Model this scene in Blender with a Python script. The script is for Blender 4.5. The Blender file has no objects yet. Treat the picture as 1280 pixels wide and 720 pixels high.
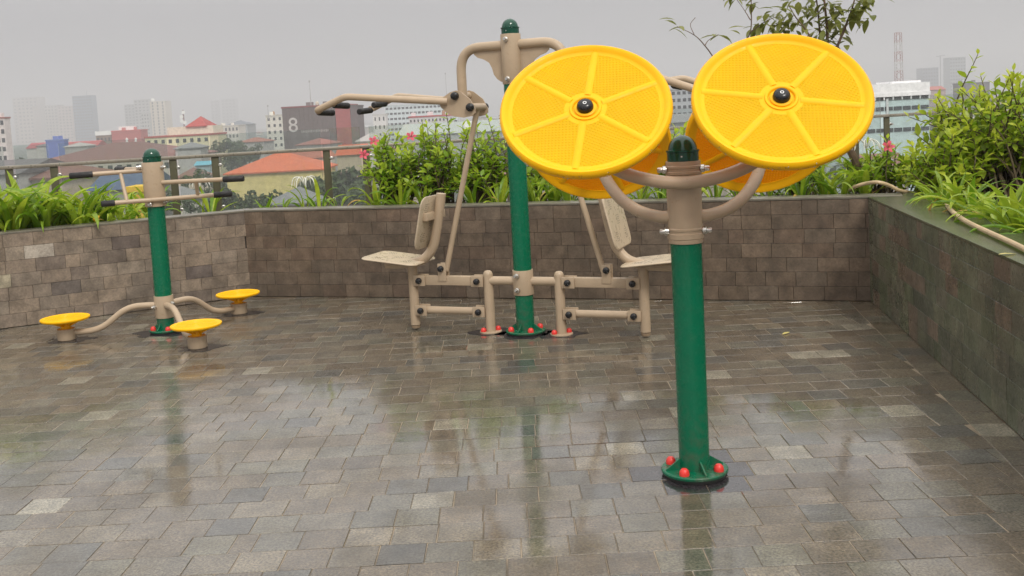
import bpy, bmesh, math, random
from mathutils import Vector, Matrix, Quaternion, Euler
from math import sin, cos, pi, radians
random.seed(7)
S = bpy.context.scene
COL = S.collection

# ------------------------------------------------------------------ camera
F_PX, PITCH, ROLL, EYE = 1270.0, radians(5), 0.053, 1.4
fwd = Vector((0, cos(PITCH), -sin(PITCH)))
_u0 = Vector((0, sin(PITCH), cos(PITCH)))
_r0 = Vector((1, 0, 0))
c_right = _r0 * cos(ROLL) - _u0 * sin(ROLL)
c_up = _r0 * sin(ROLL) + _u0 * cos(ROLL)
CAM = Vector((0, 0, EYE))
cd = bpy.data.cameras.new('camera')
cam = bpy.data.objects.new('camera', cd)
COL.objects.link(cam)
m = Matrix((c_right, c_up, -fwd)).transposed().to_4x4()
m.translation = CAM
cam.matrix_world = m
cd.sensor_width = 36
cd.lens = 36 * F_PX / 1280
cd.shift_y = -(360 - 249) / 1280
cd.clip_start = 0.05
cd.clip_end = 20000
S.camera = cam

# ------------------------------------------------------------------ overcast sky, soft sun, exposure
SUN_EL, SUN_AZ = radians(46), radians(160)      # azimuth clockwise from +Y (the viewing direction)
w = bpy.data.worlds.new('World')
S.world = w
w.use_nodes = True
nt = w.node_tree
nt.nodes.clear()
sky = nt.nodes.new('ShaderNodeTexSky')
sky.sky_type = 'NISHITA'
sky.sun_disc = False
sky.sun_elevation = SUN_EL
sky.sun_rotation = SUN_AZ
sky.dust_density = 4
hs = nt.nodes.new('ShaderNodeHueSaturation')
hs.inputs['Saturation'].default_value = 0.25
nt.links.new(sky.outputs[0], hs.inputs['Color'])
tc = nt.nodes.new('ShaderNodeTexCoord')
sep = nt.nodes.new('ShaderNodeSeparateXYZ')
nt.links.new(tc.outputs['Generated'], sep.inputs[0])
mr = nt.nodes.new('ShaderNodeMapRange')
mr.inputs['From Min'].default_value = 0.10
mr.inputs['From Max'].default_value = 1.0
nt.links.new(sep.outputs['Z'], mr.inputs['Value'])
cl = nt.nodes.new('ShaderNodeTexNoise')          # faint unevenness of the cloud deck
cl.inputs['Scale'].default_value = 2.2
cl.inputs['Detail'].default_value = 3
nt.links.new(tc.outputs['Generated'], cl.inputs['Vector'])
ramp = nt.nodes.new('ShaderNodeMix')
ramp.data_type = 'RGBA'
ramp.inputs[6].default_value = (3.42, 3.40, 3.54, 1)
ramp.inputs[7].default_value = (17.5, 17.1, 16.5, 1)
nt.links.new(mr.outputs[0], ramp.inputs[0])
cm = nt.nodes.new('ShaderNodeMapRange')
cm.inputs['To Min'].default_value = 0.93
cm.inputs['To Max'].default_value = 1.07
nt.links.new(cl.outputs[0], cm.inputs['Value'])
mul = nt.nodes.new('ShaderNodeVectorMath')
mul.operation = 'SCALE'
nt.links.new(ramp.outputs[2], mul.inputs[0])
nt.links.new(cm.outputs[0], mul.inputs['Scale'])
mx = nt.nodes.new('ShaderNodeMix')
mx.data_type = 'RGBA'
mx.inputs[0].default_value = 0.92
nt.links.new(hs.outputs[0], mx.inputs[6])
nt.links.new(mul.outputs[0], mx.inputs[7])
bg = nt.nodes.new('ShaderNodeBackground')
bg.inputs['Strength'].default_value = 0.1
nt.links.new(mx.outputs[2], bg.inputs['Color'])
wo = nt.nodes.new('ShaderNodeOutputWorld')
nt.links.new(bg.outputs[0], wo.inputs['Surface'])

sl = bpy.data.lights.new('sun', 'SUN')
sl.energy = 1.5
sl.angle = radians(14)
sl.color = (1.0, 0.95, 0.88)
so = bpy.data.objects.new('sun', sl)
COL.objects.link(so)
sdir = Vector((sin(SUN_AZ) * cos(SUN_EL), cos(SUN_AZ) * cos(SUN_EL), sin(SUN_EL)))
so.rotation_euler = sdir.to_track_quat('Z', 'Y').to_euler()
so.location = (3, -4, 9)

S.view_settings.view_transform = 'Standard'
S.view_settings.look = 'None'
S.view_settings.exposure = 0.36
S.view_settings.gamma = 1.0
S.view_settings.use_curve_mapping = False
S.cycles.max_bounces = 8
S.cycles.transparent_max_bounces = 24
S.cycles.volume_bounces = 2
S.cycles.use_denoising = True


def at(px, py, Y):
    """the point at depth Y on the sight line of a photograph pixel"""
    d = fwd + c_right * ((px - 640) / F_PX) + c_up * ((249 - py) / F_PX)
    return CAM + d * (Y / d.y)


def proj(p):
    v = Vector(p) - CAM
    d = max(v.dot(fwd), 1e-3)
    return 640 + F_PX * v.dot(c_right) / d, 249 - F_PX * v.dot(c_up) / d


# ------------------------------------------------------------------ materials
MATS = {}


def nodes(name):
    mt = bpy.data.materials.new(name)
    mt.use_nodes = True
    b = mt.node_tree.nodes['Principled BSDF']
    MATS[name] = mt
    return mt, mt.node_tree, b


def N(t, kind, **kw):
    n = t.nodes.new(kind)
    for k, v in kw.items():
        if k in n.inputs:
            n.inputs[k].default_value = v
        else:
            setattr(n, k, v)
    return n


def tex_noise(t, scale, detail=4, rough=0.55, vec=None, coord='Object', stretch=None):
    n = N(t, 'ShaderNodeTexNoise', Scale=scale, Detail=detail, Roughness=rough)
    c = N(t, 'ShaderNodeTexCoord') if coord != 'World' else N(t, 'ShaderNodeNewGeometry')
    o = c.outputs[coord] if coord != 'World' else c.outputs['Position']
    if stretch:
        mp = N(t, 'ShaderNodeMapping')
        mp.inputs['Scale'].default_value = stretch
        t.links.new(o, mp.inputs['Vector'])
        o = mp.outputs[0]
    t.links.new(o, n.inputs['Vector'])
    return n


def rng(t, sock, a, b, fa=0.0, fb=1.0):
    r = N(t, 'ShaderNodeMapRange')
    r.inputs['From Min'].default_value = fa
    r.inputs['From Max'].default_value = fb
    r.inputs['To Min'].default_value = a
    r.inputs['To Max'].default_value = b
    t.links.new(sock, r.inputs['Value'])
    return r.outputs[0]


def mixc(t, fac, a, b, mode='MIX'):
    x = N(t, 'ShaderNodeMix', data_type='RGBA', blend_type=mode)
    for i, v in ((0, fac), (6, a), (7, b)):
        if hasattr(v, 'is_output') or isinstance(v, bpy.types.NodeSocket):
            t.links.new(v, x.inputs[i])
        elif i == 0:
            x.inputs[0].default_value = v
        else:
            x.inputs[i].default_value = (*v, 1) if len(v) == 3 else v
    return x.outputs[2]


def scale_col(t, col, fac):
    v = N(t, 'ShaderNodeVectorMath', operation='SCALE')
    t.links.new(col, v.inputs[0])
    t.links.new(fac, v.inputs['Scale'])
    return v.outputs[0]


def bump(t, b, sock, strength=0.3, dist=0.002):
    n = N(t, 'ShaderNodeBump', Strength=strength, Distance=dist)
    t.links.new(sock, n.inputs['Height'])
    t.links.new(n.outputs[0], b.inputs['Normal'])
    return n


def paint(name, col, rough=0.35, var=0.12, drops=True, metallic=0.0, coat=0.0, nscale=9, spec=0.4):
    mt, t, b = nodes(name)
    n = tex_noise(t, nscale, 5)
    f = rng(t, n.outputs[0], 1 - var, 1 + var, 0.3, 0.7)
    c = N(t, 'ShaderNodeRGB')
    c.outputs[0].default_value = (*col, 1)
    t.links.new(scale_col(t, c.outputs[0], f), b.inputs['Base Color'])
    n2 = tex_noise(t, 38, 3)
    t.links.new(rng(t, n2.outputs[0], rough * 0.7, rough * 1.4, 0.3, 0.7), b.inputs['Roughness'])
    b.inputs['Metallic'].default_value = metallic
    b.inputs['Specular IOR Level'].default_value = spec
    b.inputs['Coat Weight'].default_value = coat
    b.inputs['Coat Roughness'].default_value = 0.12
    if drops:      # rain beads: fine relief only
        v = N(t, 'ShaderNodeTexVoronoi', Scale=95.0)
        tcn = N(t, 'ShaderNodeTexCoord')
        t.links.new(tcn.outputs['Object'], v.inputs['Vector'])
        h = rng(t, v.outputs['Distance'], 1, 0, 0.0, 0.32)
        msk = tex_noise(t, 26, 2)
        mm = N(t, 'ShaderNodeMath', operation='MULTIPLY')
        t.links.new(h, mm.inputs[0])
        t.links.new(rng(t, msk.outputs[0], 0, 1, 0.5, 0.62), mm.inputs[1])
        bump(t, b, mm.outputs[0], 0.4, 0.0008)
    return mt


M_green = paint('green_paint', (0.002, 0.125, 0.06), 0.24, 0.05, spec=0.32)
_t = M_green.node_tree                     # rain-splashed dirt creeping up from the ground, uneven and patchy
_b = _t.nodes['Principled BSDF']
_src = _b.inputs['Base Color'].links[0].from_socket
_tc = N(_t, 'ShaderNodeTexCoord')
_sx = N(_t, 'ShaderNodeSeparateXYZ')
_t.links.new(_tc.outputs['Object'], _sx.inputs[0])
_nz = tex_noise(_t, 24, 5, 0.7)
_m = N(_t, 'ShaderNodeMath', operation='MULTIPLY')
_t.links.new(rng(_t, _sx.outputs['Z'], 0.55, 0.06, 0.0, 0.30), _m.inputs[0])
_t.links.new(rng(_t, _nz.outputs[0], 0, 1, 0.46, 0.62), _m.inputs[1])
_t.links.new(mixc(_t, _m.outputs[0], _src, (0.085, 0.075, 0.05)), _b.inputs['Base Color'])
M_tan = paint('tan_paint', (0.41, 0.312, 0.212), 0.36, 0.07)
M_tan_dark = paint('tan_paint_dark', (0.25, 0.18, 0.115), 0.22, 0.12)  # darker, glossier tan for the leg feet
M_cap = paint('glossy_green_cap', (0.001, 0.055, 0.03), 0.1, 0.05, spec=0.5)
M_yellow = paint('yellow_plastic', (0.88, 0.46, 0.002), 0.42, 0.05, spec=0.22)
M_black = paint('black_plastic', (0.012, 0.012, 0.013), 0.25, 0.2)
M_rubber = paint('black_rubber', (0.018, 0.017, 0.017), 0.6, 0.2)
M_red = paint('red_bolt_cap', (0.72, 0.045, 0.035), 0.3, 0.1)
M_steel = paint('stainless_steel', (0.62, 0.6, 0.56), 0.3, 0.1, metallic=1.0)
M_white = paint('white_mark', (0.8, 0.8, 0.78), 0.5, 0.05, drops=False)
M_rail = paint('railing_metal', (0.30, 0.27, 0.215), 0.32, 0.12, metallic=0.55)
M_post = paint('railing_post_metal', (0.085, 0.08, 0.045), 0.4, 0.2, metallic=0.3)
M_hose = paint('hose_rubber', (0.48, 0.36, 0.21), 0.45, 0.15)


def disc_mat():
    """yellow plastic whose panels carry a fine grid of knobs (relief only)"""
    mt, t, b = nodes('dimpled_yellow_plastic')
    n = tex_noise(t, 5, 4)
    c = N(t, 'ShaderNodeRGB')
    c.outputs[0].default_value = (0.92, 0.66, 0.003, 1)
    t.links.new(scale_col(t, c.outputs[0], rng(t, n.outputs[0], 0.9, 1.06, 0.3, 0.7)), b.inputs['Base Color'])
    b.inputs['Roughness'].default_value = 0.45
    b.inputs['Specular IOR Level'].default_value = 0.22
    tcn = N(t, 'ShaderNodeTexCoord')
    mp = N(t, 'ShaderNodeMapping')
    mp.inputs['Scale'].default_value = (84, 84, 0.0)
    mp.inputs['Rotation'].default_value = (0, 0, 0.4)
    t.links.new(tcn.outputs['Object'], mp.inputs['Vector'])
    fr = N(t, 'ShaderNodeVectorMath', operation='FRACTION')
    t.links.new(mp.outputs[0], fr.inputs[0])
    sb = N(t, 'ShaderNodeVectorMath', operation='SUBTRACT')
    sb.inputs[1].default_value = (0.5, 0.5, 0)
    t.links.new(fr.outputs[0], sb.inputs[0])
    ln = N(t, 'ShaderNodeVectorMath', operation='LENGTH')
    t.links.new(sb.outputs[0], ln.inputs[0])
    h = rng(t, ln.outputs['Value'], 1, 0, 0.12, 0.42)
    bump(t, b, h, 0.85, 0.0025)
    return mt


M_disc = disc_mat()
_t = M_disc.node_tree                      # thin plastic: some light comes through from the far side
_tb = N(_t, 'ShaderNodeBsdfTranslucent')
_tb.inputs['Color'].default_value = (1.0, 0.26, 0.001, 1)
_ms = N(_t, 'ShaderNodeMixShader')
_ms.inputs[0].default_value = 0.40
_t.links.new(_t.nodes['Principled BSDF'].outputs[0], _ms.inputs[1])
_t.links.new(_tb.outputs[0], _ms.inputs[2])
_t.links.new(_ms.outputs[0], _t.nodes['Material Output'].inputs['Surface'])
M_seat = paint('seat_paint', (0.47, 0.38, 0.268), 0.3, 0.05, drops=False, spec=0.5)


def tinted(name, rough_a, rough_b, grain, bump_d, gc=0.5, wet=0.0, spec=0.5, dirt=(0.07, 0.06, 0.045), streak=None, moss=0.0):
    """stone whose own colour comes from the object's colour or, in joined pieces, from the 'tint' attribute"""
    mt, t, b = nodes(name)
    oi = N(t, 'ShaderNodeObjectInfo')
    at_ = N(t, 'ShaderNodeAttribute', attribute_name='tint')
    col = mixc(t, 1.0, oi.outputs['Color'], at_.outputs['Color'], 'ADD')
    g = tex_noise(t, grain, 6, 0.7, coord='World')
    col = scale_col(t, col, rng(t, g.outputs[0], 1 - gc, 1 + gc, 0.34, 0.66))
    mo = tex_noise(t, 11, 4, 0.6, coord='World')
    col = scale_col(t, col, rng(t, mo.outputs[0], 0.72, 1.28, 0.34, 0.66))
    big = tex_noise(t, 2.6, 5, 0.65, coord='World', stretch=streak)
    col = mixc(t, rng(t, big.outputs[0], 0.0, 0.55, 0.48, 0.72), col, dirt)
    if moss:
        ms = tex_noise(t, 3.3, 5, 0.7, coord='World')
        col = mixc(t, rng(t, ms.outputs[0], 0.0, moss, 0.5, 0.7), col, (0.03, 0.036, 0.018))
    t.links.new(col, b.inputs['Base Color'])
    pud = tex_noise(t, 1.5, 4, 0.6, coord='World')
    fine = tex_noise(t, grain * 0.6, 4, 0.6, coord='World')
    r1 = rng(t, pud.outputs[0], rough_a, rough_b, 0.38, 0.62)
    mm = N(t, 'ShaderNodeMath', operation='MULTIPLY')
    t.links.new(r1, mm.inputs[0])
    t.links.new(rng(t, fine.outputs[0], 0.65, 1.35, 0.3, 0.7), mm.inputs[1])
    t.links.new(mm.outputs[0], b.inputs['Roughness'])
    b.inputs['Specular IOR Level'].default_value = spec
    ad = N(t, 'ShaderNodeMath', operation='ADD')
    t.links.new(g.outputs[0], ad.inputs[0])
    md = tex_noise(t, 14, 3, 0.5, coord='World')
    t.links.new(md.outputs[0], ad.inputs[1])
    bump(t, b, ad.outputs[0], 0.5, bump_d)
    return mt


M_paver = tinted('wet_stone_paver', 0.35, 0.6, 115, 0.004, gc=0.85, spec=0.3, dirt=(0.085, 0.066, 0.042))
_t = M_paver.node_tree
_b = _t.nodes['Principled BSDF']
_b.inputs['Roughness'].default_value = 0.5
_b.inputs['Coat IOR'].default_value = 1.85          # the film of rain water
_p = tex_noise(_t, 1.3, 4, 0.62, coord='World')
_t.links.new(rng(_t, _p.outputs[0], 1.0, 0.62, 0.44, 0.64), _b.inputs['Coat Weight'])
_q = tex_noise(_t, 30, 4, 0.65, coord='World')
_r = N(_t, 'ShaderNodeMath', operation='ADD')
_t.links.new(rng(_t, _p.outputs[0], 0.0, 0.10, 0.48, 0.68), _r.inputs[0])
_t.links.new(rng(_t, _q.outputs[0], 0.0, 0.06, 0.4, 0.7), _r.inputs[1])
_t.links.new(_r.outputs[0], _b.inputs['Coat Roughness'])
_n1 = tex_noise(_t, 16, 3, 0.55, coord='World')
_n2 = tex_noise(_t, 120, 3, 0.65, coord='World')
_n3 = tex_noise(_t, 42, 3, 0.6, coord='World', stretch=(0.6, 1, 1))
_a = N(_t, 'ShaderNodeMath', operation='ADD')
_t.links.new(_n3.outputs[0], _a.inputs[1])
_s = N(_t, 'ShaderNodeMath', operation='MULTIPLY_ADD')
_s.inputs[1].default_value = 0.95
_t.links.new(_n2.outputs[0], _s.inputs[0])
_t.links.new(_n1.outputs[0], _a.inputs[0])
_t.links.new(_a.outputs[0], _s.inputs[2])
_g = N(_t, 'ShaderNodeMath', operation='MULTIPLY')          # the film lies smooth in the puddles, gritty between them
_t.links.new(_s.outputs[0], _g.inputs[0])
_t.links.new(rng(_t, _p.outputs[0], 0.22, 1.0, 0.46, 0.62), _g.inputs[1])
_bn = N(_t, 'ShaderNodeBump', Strength=0.6, Distance=0.001)
_t.links.new(_g.outputs[0], _bn.inputs['Height'])
_t.links.new(_bn.outputs[0], _b.inputs['Coat Normal'])
M_tile = tinted('stone_wall_tile', 0.35, 0.6, 70, 0.002, gc=0.22, spec=0.4, dirt=(0.06, 0.05, 0.038), streak=(1, 1, 0.35))
M_tile_moss = tinted('mossy_wall_tile', 0.22, 0.5, 70, 0.003, gc=0.3, spec=0.5, dirt=(0.03, 0.03, 0.02), streak=(1, 1, 0.3), moss=0.35)


def plain(name, col, rough=0.7, var=0.25, scale=6, coord='World', spec=0.4, bd=0.0, col2=None):
    mt, t, b = nodes(name)
    n = tex_noise(t, scale, 6, 0.65, coord=coord)
    if col2:
        t.links.new(mixc(t, rng(t, n.outputs[0], 0, 1, 0.38, 0.62), col, col2), b.inputs['Base Color'])
    else:
        c = N(t, 'ShaderNodeRGB')
        c.outputs[0].default_value = (*col, 1)
        t.links.new(scale_col(t, c.outputs[0], rng(t, n.outputs[0], 1 - var, 1 + var, 0.3, 0.7)), b.inputs['Base Color'])
    b.inputs['Roughness'].default_value = rough
    b.inputs['Specular IOR Level'].default_value = spec
    if bd:
        bump(t, b, n.outputs[0], 0.5, bd)
    return mt


M_mortar = plain('sandy_joint', (0.10, 0.08, 0.055), 0.4, 0.4, 3, col2=(0.34, 0.27, 0.19))
M_core = plain('dark_grout', (0.035, 0.03, 0.025), 0.8, 0.3, 12)
M_coping = plain('wet_coping', (0.085, 0.088, 0.05), 0.27, 0.3, 5, col2=(0.05, 0.06, 0.026), spec=0.45, bd=0.003)
M_coping_edge = plain('coping_edge', (0.15, 0.135, 0.105), 0.35, 0.3, 9, spec=0.5)
M_soil = plain('soil', (0.028, 0.02, 0.013), 0.9, 0.4, 14, bd=0.02)
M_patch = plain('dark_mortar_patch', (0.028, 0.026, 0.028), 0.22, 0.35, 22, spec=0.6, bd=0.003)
M_bark = plain('bark', (0.13, 0.085, 0.055), 0.8, 0.35, 30, bd=0.003)
M_twig = plain('twig', (0.10, 0.075, 0.04), 0.8, 0.3, 30)
M_ground = plain('city_ground', (0.09, 0.09, 0.075), 0.9, 0.4, 0.02, col2=(0.05, 0.07, 0.035))
M_concrete = plain('podium_concrete', (0.3, 0.29, 0.27), 0.8, 0.2, 0.8)


def leaf_mat(name, col, col2, rough=0.38, tr=0.35):
    mt, t, b = nodes(name)
    oi = N(t, 'ShaderNodeObjectInfo')
    at_ = N(t, 'ShaderNodeAttribute', attribute_name='tint')
    ad = N(t, 'ShaderNodeMath', operation='ADD')
    sepn = N(t, 'ShaderNodeSeparateColor')
    t.links.new(oi.outputs['Color'], sepn.inputs[0])
    t.links.new(sepn.outputs[0], ad.inputs[0])
    t.links.new(at_.outputs['Fac'], ad.inputs[1])
    c = mixc(t, ad.outputs[0], col, col2)
    n = tex_noise(t, 22, 3)
    c = scale_col(t, c, rng(t, n.outputs[0], 0.8, 1.2, 0.3, 0.7))
    t.links.new(c, b.inputs['Base Color'])
    b.inputs['Roughness'].default_value = rough
    tb = N(t, 'ShaderNodeBsdfTranslucent')
    t.links.new(c, tb.inputs['Color'])
    mxs = N(t, 'ShaderNodeMixShader')
    mxs.inputs[0].default_value = tr
    t.links.new(b.outputs[0], mxs.inputs[1])
    t.links.new(tb.outputs[0], mxs.inputs[2])
    t.links.new(mxs.outputs[0], t.nodes['Material Output'].inputs['Surface'])
    return mt


M_strap = leaf_mat('strap_leaf', (0.14, 0.28, 0.012), (0.42, 0.51, 0.04), tr=.45)
M_strap_dark = leaf_mat('strap_leaf_deep', (0.10, 0.21, 0.012), (0.33, 0.43, 0.04), tr=.42)
M_hib = leaf_mat('shrub_leaf', (0.18, 0.34, 0.016), (0.50, 0.60, 0.055), tr=.5)
M_big = leaf_mat('bush_leaf', (0.20, 0.34, 0.015), (0.56, 0.61, 0.06), tr=.5)
M_treeleaf = leaf_mat('tree_leaf', (0.14, 0.165, 0.03), (0.30, 0.31, 0.08), tr=.5)
M_far = leaf_mat('far_foliage', (0.035, 0.06, 0.02), (0.075, 0.105, 0.035), 0.7, 0.2)
M_dry = leaf_mat('dry_leaf', (0.42, 0.25, 0.06), (0.5, 0.38, 0.1), 0.6)
M_petal = leaf_mat('pink_petal', (0.62, 0.025, 0.07), (0.7, 0.1, 0.15), 0.5)
M_petal_white = leaf_mat('white_petal', (0.75, 0.75, 0.68), (0.8, 0.8, 0.74), 0.5)
M_yellow_leaf = leaf_mat('yellow_leaf', (0.62, 0.52, 0.16), (0.7, 0.6, 0.2), 0.5)
M_orange_bloom = leaf_mat('orange_bloom', (0.75, 0.33, 0.02), (0.8, 0.5, 0.03), 0.5)

mt, t, b = nodes('wet_glass')
tr_ = N(t, 'ShaderNodeBsdfTransparent')
tr_.inputs['Color'].default_value = (0.90, 0.93, 0.92, 1)
gl_ = N(t, 'ShaderNodeBsdfGlossy')
gl_.inputs['Roughness'].default_value = 0.04
df_ = N(t, 'ShaderNodeBsdfDiffuse')
df_.inputs['Color'].default_value = (0.5, 0.51, 0.5, 1)
fr_ = N(t, 'ShaderNodeFresnel')
fr_.inputs['IOR'].default_value = 1.5
m1 = N(t, 'ShaderNodeMixShader')
m2 = N(t, 'ShaderNodeMixShader')
nz = tex_noise(t, 3.5, 6, 0.7, coord='World', stretch=(1, 1, 0.25))
t.links.new(rng(t, nz.outputs[0], 0.01, 0.09, 0.35, 0.7), m1.inputs[0])
t.links.new(tr_.outputs[0], m1.inputs[1])
t.links.new(df_.outputs[0], m1.inputs[2])
t.links.new(fr_.outputs[0], m2.inputs[0])
t.links.new(m1.outputs[0], m2.inputs[1])
t.links.new(gl_.outputs[0], m2.inputs[2])
t.links.new(m2.outputs[0], t.nodes['Material Output'].inputs['Surface'])
M_glass = mt


# ------------------------------------------------------------------ mesh building
class MB:
    def __init__(self):
        self.v, self.f = [], []

    def add(self, vs, fs):
        o = len(self.v)
        self.v += [tuple(x) for x in vs]
        self.f += [tuple(i + o for i in q) for q in fs]
        return self

    def tube(self, path, r, seg=14, caps=True):
        P = [Vector(p) for p in path]
        n = len(P)
        R = r if isinstance(r, (list, tuple)) else [r] * n
        T = [(P[min(i + 1, n - 1)] - P[max(i - 1, 0)]).normalized() for i in range(n)]
        up = Vector((0, 0, 1)) if abs(T[0].z) < 0.9 else Vector((1, 0, 0))
        a = (up - T[0] * up.dot(T[0])).normalized()
        vs, fs = [], []
        for i in range(n):
            a = (a - T[i] * a.dot(T[i])).normalized()
            b_ = T[i].cross(a)
            for k in range(seg):
                q = 2 * pi * k / seg
                vs.append(P[i] + (a * cos(q) + b_ * sin(q)) * R[i])
        for i in range(n - 1):
            for k in range(seg):
                k2 = (k + 1) % seg
                fs.append((i * seg + k, i * seg + k2, (i + 1) * seg + k2, (i + 1) * seg + k))
        if caps:
            fs.append(tuple(reversed(range(seg))))
            fs.append(tuple((n - 1) * seg + k for k in range(seg)))
        return self.add(vs, fs)

    def lathe(self, prof, seg=28, M=None):
        M = M or Matrix()
        vs, fs = [], []
        idx = []
        for (r, z) in prof:
            if r < 1e-6:
                idx.append([len(vs)])
                vs.append(M @ Vector((0, 0, z)))
            else:
                idx.append(list(range(len(vs), len(vs) + seg)))
                for k in range(seg):
                    q = 2 * pi * k / seg
                    vs.append(M @ Vector((r * cos(q), r * sin(q), z)))
        for a_, b_ in zip(idx, idx[1:]):
            if len(a_) == 1 and len(b_) == 1:
                continue
            for k in range(seg):
                k2 = (k + 1) % seg
                if len(a_) == 1:
                    fs.append((a_[0], b_[k2], b_[k]))
                elif len(b_) == 1:
                    fs.append((a_[k], a_[k2], b_[0]))
                else:
                    fs.append((a_[k], a_[k2], b_[k2], b_[k]))
        return self.add(vs, fs)

    def box(self, c, s, M=None, bev=0.0):
        hx, hy, hz = (q / 2 for q in s)
        M = M or Matrix()
        c = Vector(c)
        if bev <= 0:
            vs = [M @ (c + Vector((x * hx, y * hy, z * hz))) for z in (-1, 1) for y in (-1, 1) for x in (-1, 1)]
            return self.add(vs, [(0, 2, 3, 1), (4, 5, 7, 6), (0, 1, 5, 4), (2, 6, 7, 3), (0, 4, 6, 2), (1, 3, 7, 5)])
        bm = bmesh.new()
        bmesh.ops.create_cube(bm, size=1)
        bmesh.ops.scale(bm, vec=s, verts=bm.verts)
        bmesh.ops.bevel(bm, geom=bm.edges[:], offset=bev, segments=2, profile=0.6, affect='EDGES')
        bm.verts.index_update()
        self.add([M @ (c + v.co) for v in bm.verts], [[v.index for v in f.verts] for f in bm.faces])
        bm.free()
        return self

    def prism(self, pts, h, M=None, z0=0.0):
        """outline pts (x, y) extruded from z0 to z0 + h"""
        M = M or Matrix()
        n = len(pts)
        vs = [M @ Vector((x, y, z0)) for x, y in pts] + [M @ Vector((x, y, z0 + h)) for x, y in pts]
        fs = [tuple(reversed(range(n))), tuple(range(n, 2 * n))]
        fs += [(i, (i + 1) % n, n + (i + 1) % n, n + i) for i in range(n)]
        return self.add(vs, fs)

    def mesh(self, name, mat, smooth=True, angle=35):
        me = bpy.data.meshes.new(name)
        me.from_pydata(self.v, [], self.f)
        me.validate()
        me.update()
        bm = bmesh.new()
        bm.from_mesh(me)
        bmesh.ops.recalc_face_normals(bm, faces=bm.faces)
        bm.to_mesh(me)
        bm.free()
        if smooth:
            me.shade_smooth()
            me.set_sharp_from_angle(angle=radians(angle))
        me.materials.append(mat)
        return me

    def build(self, name, mat, parent=None, smooth=True, angle=35, loc=None, kind=None):
        return link(name, self.mesh(name, mat, smooth, angle), parent, loc, kind)


def link(name, me, parent=None, loc=None, kind=None):
    o = bpy.data.objects.new(name, me)
    COL.objects.link(o)
    if parent:
        o.parent = parent
    if loc:
        o.location = loc
    if kind:
        o['kind'] = kind
    return o


def thing(name, label, cat, loc=(0, 0, 0), rz=0.0, group=None):
    o = bpy.data.objects.new(name, None)
    COL.objects.link(o)
    o.empty_display_size = 0.2
    o.location = loc
    o.rotation_euler = (0, 0, rz)
    o['label'] = label
    o['category'] = cat
    if group:
        o['group'] = group
    return o


def tag(o, label, cat, group=None):
    o['label'] = label
    o['category'] = cat
    if group:
        o['group'] = group
    return o


def arc_path(pts, n=8):
    """smooth (Catmull-Rom) curve through pts"""
    P = [Vector(p) for p in pts]
    P = [P[0] * 2 - P[1]] + P + [P[-1] * 2 - P[-2]]
    out = []
    for i in range(1, len(P) - 2):
        for k in range(n):
            u = k / n
            a_, b_, c_, d_ = P[i - 1:i + 3]
            out.append(0.5 * ((2 * b_) + (c_ - a_) * u + (2 * a_ - 5 * b_ + 4 * c_ - d_) * u * u + (3 * b_ - a_ - 3 * c_ + d_) * u ** 3))
    out.append(P[-2])
    return out


def bend_path(pts, rad, n=6):
    """straight runs joined by rounded bends of radius rad"""
    P = [Vector(p) for p in pts]
    out = [P[0]]
    for i in range(1, len(P) - 1):
        a_, b_ = (P[i - 1] - P[i]), (P[i + 1] - P[i])
        r_ = min(rad, a_.length * 0.49, b_.length * 0.49)
        p0, p1 = P[i] + a_.normalized() * r_, P[i] + b_.normalized() * r_
        for k in range(n + 1):
            u = k / n
            out.append(p0 * (1 - u) ** 2 + P[i] * 2 * u * (1 - u) + p1 * u * u)
    out.append(P[-1])
    return out


def look(z):
    """matrix turning +Z onto the given direction"""
    return Vector(z).normalized().to_track_quat('Z', 'Y').to_matrix().to_4x4()


def Tm(p, z=None):
    return Matrix.Translation(Vector(p)) @ (look(z) if z else Matrix())

# ------------------------------------------------------------------ the terrace: floor, planter walls, soil
CL = Vector((-2.173, 8.223))          # left inner corner of the terrace
CR = Vector((2.381, 6.72))            # right inner corner
LW = (CL - Vector((-3.809, 7.374))).normalized()      # along the left wall towards its corner
RW = (CR - Vector((1.988, 3.944))).normalized()       # along the right wall towards its corner
L0 = CL - LW * 4.6
R0 = CR - RW * 7.4
WALL_H = 0.706


def struct(o):
    o['kind'] = 'structure'
    return o


# podium the roof garden stands on, and the city ground
gs = MB()
gs.add([(-4500, -60, -20), (4500, -60, -20), (4500, 4600, -20), (-4500, 4600, -20)], [(0, 1, 2, 3)])
struct(gs.build('ground', M_ground, smooth=False))
podium = MB()
podium.prism([(-9, -6), (6.5, -6), (6.5, 13.2), (-9, 10.4)], 19.9, z0=-20.02)
o = podium.build('terrace_building', M_concrete, smooth=False)
tag(o, 'concrete building under the roof garden, its terrace edge below the railing', 'building')

base = MB()
base.prism([(-7.5, -4), (5.5, -4), (5.5, 12.2), (-7.5, 9.6)], 0.10, z0=-0.1026)
floor = struct(base.build('floor', M_mortar, smooth=False))


def clip(poly, p, n):
    """keep the side of the line through p where (q - p) . n >= 0"""
    out = []
    for i in range(len(poly)):
        a_, b_ = poly[i], poly[(i + 1) % len(poly)]
        da, db = (a_ - p).dot(n), (b_ - p).dot(n)
        if da >= 0:
            out.append(a_)
        if da * db < 0:
            out.append(a_ + (b_ - a_) * (da / (da - db)))
    return out


def inward(d):
    """normal of wall direction d that points into the terrace"""
    n = Vector((-d.y, d.x))
    return n if n.dot(Vector((0, 3)) - CL) > 0 else -n


nL = inward(LW)
nB = inward((CR - CL).normalized())
nR = inward(RW)
if nR.dot(Vector((0, 3)) - CR) < 0:
    nR = -nR


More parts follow.
